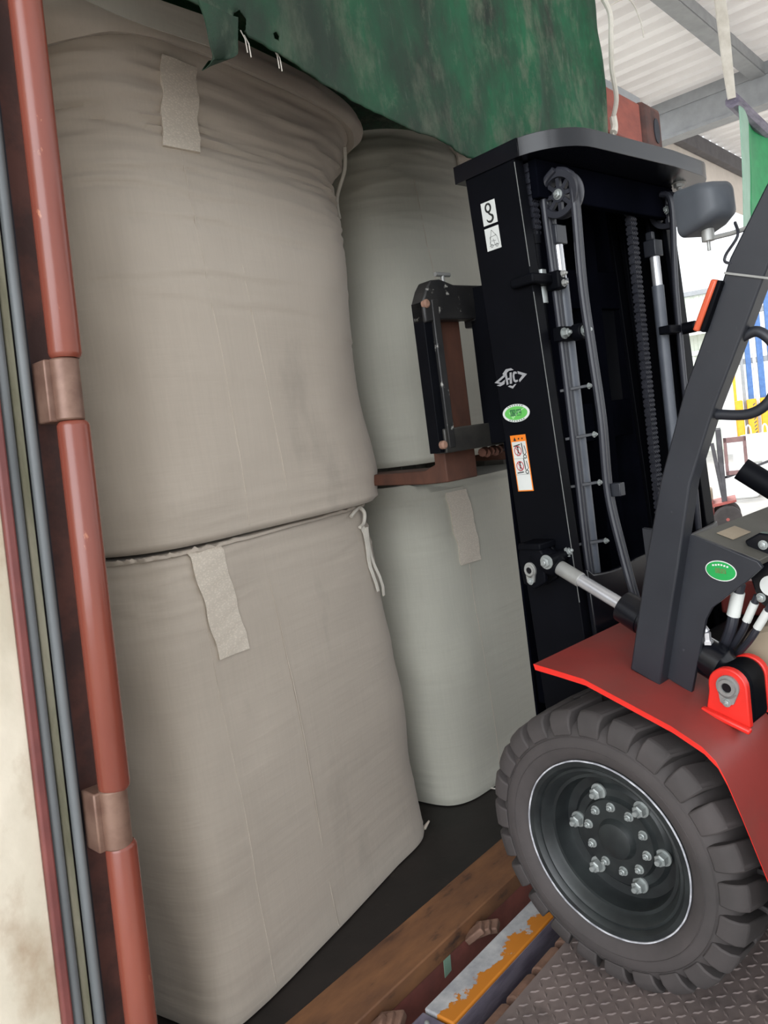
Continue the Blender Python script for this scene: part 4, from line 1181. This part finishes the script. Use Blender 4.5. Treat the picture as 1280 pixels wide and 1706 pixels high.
m = MB(); pl = [(-.273 + .031*math.cos(a), 1.028 + .020*math.sin(a) + .10 * .031*math.cos(a)) for a in [2*PI*k/40 for k in range(40)]]
m.sweep([[cs(f, z, .0003) for f, z in pl], [cs(f, z, .0010) for f, z in pl]]); m.build('oval_centre', 'stick_green2', cowl)
text_mesh('国四', .012, lambda u, v: cs(-.273 - u, 1.027 + v - .1*u, .0013), 'oval_lettering', 'wood', cowl)
hk = MB()
for k in range(6):
    u = (k - 2.5) * .006
    hk.add([cs(-.273 - u - .002, 1.040 - abs(u)*.2 - .1*u, .0013), cs(-.273 - u + .002, 1.040 - abs(u)*.2 - .1*u, .0013), cs(-.273 - u + .002, 1.0435 - abs(u)*.2 - .1*u, .0013), cs(-.273 - u - .002, 1.0435 - abs(u)*.2 - .1*u, .0013)], [(0, 1, 2, 3)])
hk.build('oval_rim_lettering', 'stick_white', cowl)
# steering column, levers, hoses on the operator side
stc = MB(); stc.cyl((.30, -.262, 1.225), (.34, -.405, 1.105), .026, 24); stc.build('steering_column', 'black', FL)
m = MB(); m.lathe([(0, .018), (.01, .045), (.05, .05), (.09, .04), (.11, .02)], (.32, -.35, 1.17), (.2, -.8, -.75), 20); m.build('column_boot', 'black_gloss', FL)
m = MB(); m.prism([(-.298, 1.080), (-.33, 1.097), (-.42, 1.085), (-.46, 1.0), (-.43, .92), (-.345, .925), (-.315, .950), (-.304, 1.0), (-.312, 1.05)], lv, .20, .225); m = m.build('valve_plate', 'black_gloss', FL, .004)
for f_, z_ in ((-.337, 1.072), (-.323, .958)):
    MB().hexbolt((.20, f_, z_), (-1, 0, 0), .0075, .007).build('plate_bolt', 'bolt', m)
MB().lathe([(0, .022), (.003, .022)], (.199, -.346, .985), (-1, 0, 0), 24).build('plate_disc', 'stick_white', m)
for (a_, b_, r_) in (((.205, -.279, .985), (.205, -.248, .878), .0120), ((.205, -.314, .960), (.21, -.270, .873), .0078), ((.195, -.346, .946), (.20, -.293, .864), .0078)):
    a_ = Vector(a_); b_ = Vector(b_)
    hh = hose([a_, a_.lerp(b_, .5), b_, b_ + (b_ - a_) * .5 + Vector((.03, .03, -.02))], r_)
    MB().cyl(a_.lerp(b_, .18), a_.lerp(b_, .68), r_ * 1.18, 16).build('hose_ferrule', 'stick_white', hh)
m = MB(); m.lathe([(0, .05), (.0, .066), (.01, .076), (.04, .080), (.05, .074), (.06, .080), (.12, .080), (.13, .07)], (.26, -.315, .80), (.97, .1, 0), 40); m.build('filter_drum', 'tan', FL)
m = MB(); m.box((.23, -.60, .60), (.40, -.20, .70)); m.build('hydraulic_block', 'black', FL, .02)
# carriage with side plate, fork, locking pin
CF = .52
ca = MB()
ca.prism([(.146, 1.700), (.146, 1.760), (.165, 1.795), (.185, 1.818), (.225, 1.822), (.28, 1.808), (.60, 1.812), (1.18, 1.812), (1.18, 1.715), (.41, 1.712), (.41, 1.690), (.36, 1.690), (.36, 1.712), (.20, 1.708)], lambda u, v, dd: (u, dd, v), CF - .02, CF + .03)
ca = ca.build('carriage_bar', 'scuffed', FL, .005)
m = MB(); m.prism([(.165, 1.332), (1.18, 1.332), (1.18, 1.402), (.165, 1.402)], lambda u, v, dd: (u, dd, v), CF - .02, CF + .03); m.build('carriage_bar', 'scuff_grey', FL, .004)
m = MB(); m.box((.146, CF - .012, 1.335), (.178, CF + .03, 1.76)); m.build('carriage_end_plate', 'black', FL, .002)
m = MB(); m.box((.178, CF - .022, 1.345), (.205, CF + .02, 1.765)); m.build('carriage_side_bar', 'scuffed', FL, .003)
m = MB(); m.box((1.12, CF - .012, 1.335), (1.18, CF + .03, 1.80)); m.build('carriage_end_plate', 'black', FL, .002)
for z_ in (1.752, 1.357):
    m = MB(); m.lathe([(0, .012), (.012, .012), (.016, .008)], (.155, CF - .012, z_), (0, -1, 0), 16); m.build('end_bolt', 'knuckle', FL)
for l_ in (.36, .85): MB().box((l_, .40, 1.34), (l_ + .10, CF, 1.80)).build('carriage_roller_plate', 'black', FL)
def fork(l0):
    m = MB()
    m.prism([(CF + .03, 1.80), (CF + .03, 1.245), (CF + .12, 1.242), (CF + 1.10, 1.268), (CF + 1.12, 1.276), (CF + 1.10, 1.284), (CF + .12, 1.284), (CF + .075, 1.30), (CF + .072, 1.80)], lv, l0, l0 + .135)
    fk = m.build('fork', 'rust', FL, .004)
    c = Vector((l0 + .075, CF + .02, 1.80))
    p = MB(); p.cyl(c, c + Vector((0, 0, .046)), .006, 12); p.cyl(c + Vector((-.03, 0, .046)), c + Vector((.03, 0, .046)), .0065, 12)
    p.build('locking_pin', 'steel_dull', fk)
fork(.205); fork(.95)
m = MB()
for k in range(5): m.lathe([(0, .014), (.03, .012)], (.36 + .02*k, CF + .02, 1.315 - .004*(k % 2)), (1, .3, .2), 8)
m.build('chain_end', 'rust', FL)

# ------------------------------------------------------------------ right-hand hanging sheet and strap
sh = thing('hanging_sheet', 'bright green sheet with pale edge hanging from a white strap beside the lamp', 'tarpaulin', (5.6, .5, 3.36))
def sheet(x0, x1, name, m, yo):
    vs = []; fs = []
    nx_, nz_ = 24, 40
    for i in range(nx_ + 1):
        for j in range(nz_ + 1):
            k = j / nz_
            x = x0(k) + (x1(k) - x0(k)) * i / nx_
            vs.append((x - 5.6 - .13 * k, yo + .03 * math.sin(x * 7 + k * 2), -.0 - 1.15 * k - .06 * (x - 5.07)))
    for i in range(nx_):
        for j in range(nz_):
            a = i * (nz_ + 1) + j; fs.append((a, a + 1, a + nz_ + 2, a + nz_ + 1))
    o = MB().add(vs, fs).build(name, m, sh, angle=180)
    s_ = o.modifiers.new('cloth', 'SOLIDIFY'); s_.thickness = .006
wavy = lambda k: 5.38 + .10 * math.sin(k * 8) * k + .16 * k
sheet(lambda k: 5.09, wavy, 'pale_edge', 'tarp_pale', 0)
sheet(wavy, lambda k: 6.6, 'green_field', 'tarp_bright', 0)
MB().tube([(5.06 - 5.6, 0, .03), (5.5 - 5.6, 0, -.01), (6.6 - 5.6, 0, -.09)], .05, 10).build('hem', 'bumper_side', sh)
st = MB(); st.ribbon([Vector((5.050, .5, 3.40)), Vector((5.02, .5, 3.6)), Vector((5.0, .5, 3.9)), Vector((4.93, .5, 4.3)), Vector((4.88, .52, 4.61))], [.05, .065, .075, .06, .05], (.66, -.74, 0), .02)
tag(st.build('strap', 'cord'), 'long white cloth strap hanging from the shed roof', 'strap')

# ------------------------------------------------------------------ background yard
vdir = lambda d_, u=0.0: CAMPOS + Vector((.945, .327, 0)) * d_ + Vector((.327, -.945, 0)) * u
def at_yard(d_, u):
    p = vdir(d_, u); return (p.x, p.y, -1.3)
RZ = math.atan2(-.945, .327)
# old forklift, forks to the right
of = thing('forklift', 'small faded red forklift far across the yard, beyond the black guard pillar', 'forklift', at_yard(16.6, -.03), RZ)
MB().box((-.95, -.35, .20), (-.05, .35, .62)).box((-1.0, -.32, .62), (-.45, .32, 1.0)).build('body', 'faded_red', of, .05)
m = MB(); m.sweep([[(-.20, -.42, .55), (.36, -.42, .62), (.36, -.42, .58), (-.20, -.42, .48)], [(-.20, .42, .55), (.36, .42, .62), (.36, .42, .58), (-.20, .42, .48)]]); m.build('fender', 'faded_red', of, .01)
MB().box((-.42, -.3, .62), (-.05, .3, .84)).build('seat', 'tan', of, .04)
for y_ in (-.40, .40):
    m = MB(); m.lathe([(-.09, .14), (-.09, .22), (-.06, .26), (.06, .26), (.09, .22), (.09, .14)], (.18, y_, .26), (0, 1, 0), 32); m.build('tyre', 'rubber', of)
    m = MB(); m.lathe([(-.07, .14), (-.07, .04), (-.095, .03)], (.18, y_, .26), (0, 1, 0), 20); m.build('wheel_hub', 'faded_red', of)
for y_ in (-.28, .28):
    MB().box((.10, y_ - .06, .30), (.20, y_ + .06, 2.0)).build('mast_channel', 'dark_steel', of, .01)
MB().bar((.14, -.30, .62), (.02, -.34, 1.75), .07, .07).build('guard_pillar', 'dark_steel', of, .01)
MB().box((.22, -.38, 1.10), (.28, -.30, 1.82)).box((.22, -.38, 1.72), (.62, -.30, 1.82)).box((.56, -.38, 1.10), (.62, -.30, 1.82)).box((.22, -.38, 1.10), (.62, -.30, 1.18)).build('carriage_frame', 'dusty_pink', of, .01)
m = MB(); m.bar((.22, -.3, 1.06), (1.15, .35, 1.28), .09, .045, (0, 1, 0)); m.build('fork', 'dark_steel', of)
# white bulk bags in the yard
def yard_bag(d_, u, z, w, h_, label, seed):
    p = Vector(at_yard(d_, u)); p.z += z
    bg_ = Bag(0, 0, 0, h_, w, w, seed, [(0, .9), (.05, .98), (.5, 1.04), (.9, .95), (1, .78)], [(0, 4), (1, 3)], [(0, .01), (1, .012)])
    r_ = thing('bulk_bag', label, 'bulk bag', p, .4 * seed, 'white bulk bags in the yard')
    bg_.mesh(64, 36).build('bag_body', 'bag_white', r_, angle=70)
    for sx in (() if seed == 4 else (-.55, .55)):
        MB().tube([(sx * w - .08, 0, h_ - .02), (sx * w - .06, 0, h_ + .18), (sx * w, 0, h_ + .25), (sx * w + .06, 0, h_ + .18), (sx * w + .08, 0, h_ - .02)], .02, 8, smooth=4).build('lifting_loop', 'bag_white', r_)
yard_bag(21.5, .50, 0, .48, .85, 'nearest white bulk bag on the yard ground, behind the small red forklift forks', 1)
yard_bag(21.8, 1.62, 0, .48, .9, 'white bulk bag on the yard ground behind the steering column', 2)
yard_bag(23.2, 1.12, .74, .46, .72, 'white bulk bag heaped on top of the other yard bags', 3)
yard_bag(23.2, 1.10, 0, .50, .735, 'white bulk bag at the back of the yard heap, under the topmost bag', 4)
# tall white tank
tk = MB(); p = Vector(at_yard(37.0, 1.05)); tk.lathe([(0, .62), (2.6, .62), (2.85, .45), (2.95, .1)], p, (0, 0, 1), 32)
tag(tk.build('storage_tank', 'white'), 'tall white storage tank beside the yellow guarded posts', 'tank')
# blue frame with yellow guards
rk = thing('steel_rack', 'tall blue steel rack with yellow hazard striped guards far across the yard', 'rack', at_yard(32.0, 1.6), RZ)
for x_, w_, m_ in ((-.36, .05, 'beam'), (-.14, .09, 'blue'), (.06, .05, 'white'), (.26, .10, 'blue'), (.62, .10, 'blue'), (1.3, .10, 'blue')):
    MB().box((x_ - w_, -.15, 0), (x_ + w_, .15, 6.5)).build('post', m_, rk, .01)
for x_, w_ in ((-.58, .13), (-.16, .16), (.36, .24), (1.0, .24)):
    g = MB().box((x_ - w_, -.45, .85), (x_ + w_, -.2, 2.3)).build('guard_panel', 'yellow', rk, .04)
    if x_ < -.5: continue
    m = MB()
    for k in range(9):
        z_ = 1.0 + k * .13
        m.prism([(x_ + .03, z_), (x_ + .12, z_ + .07), (x_ + .12, z_ + .12), (x_ + .03, z_ + .05)], lambda u, v, dd: (u, dd, v), -.4535, -.451)
    m.build('hazard_stripe', 'dark_steel', g)
    MB().box((x_ - .05, -.4, 0), (x_ + .05, -.3, .9)).build('guard_foot', 'yellow', rk)
for z_ in (3.6, 5.4): MB().box((-.5, -.08, z_), (1.5, .08, z_ + .2)).build('crossbar', 'beam', rk, .01)
MB().box((-.72, -.1, 0), (-.62, .1, 3.9)).build('yellow_pole', 'yellow', rk, .01)
# far shed wall with awning
fw0 = vdir(40.0, 0)
shd = thing('shed', 'pale corrugated shed with white awning at the far side of the yard', 'building', (fw0.x, fw0.y, -1.3), RZ)
pr_ = []
x_ = -9.0
while x_ < 1.6:
    pr_ += [(x_, 0), (x_ + .18, 0), (x_ + .22, .05), (x_ + .36, .05)]; x_ += .40
m = MB(); m.sweep([[(a, b_, 0), (a, b_, 7.3), (a, b_ + .03, 7.3), (a, b_ + .03, 0)] for a, b_ in pr_]); m.build('cladding', 'far_wall', shd, angle=20)
m = MB(); m.sweep([[(-9.0, -1.6, 5.75), (-9.0, .1, 6.55), (-9.0, .1, 6.15), (-9.0, -1.6, 5.4)], [(1.6, -1.6, 5.75), (1.6, .1, 6.55), (1.6, .1, 6.15), (1.6, -1.6, 5.4)]]); m.build('awning', 'white', shd)
MB().box((-9.2, -.3, 7.3), (1.8, .4, 7.5)).build('roof_edge', 'beam', shd)
MB().box((-9.0, -.15, 4.55), (1.6, -.02, 4.75)).build('wall_rail', 'white', shd)

bpy.context.view_layer.update()
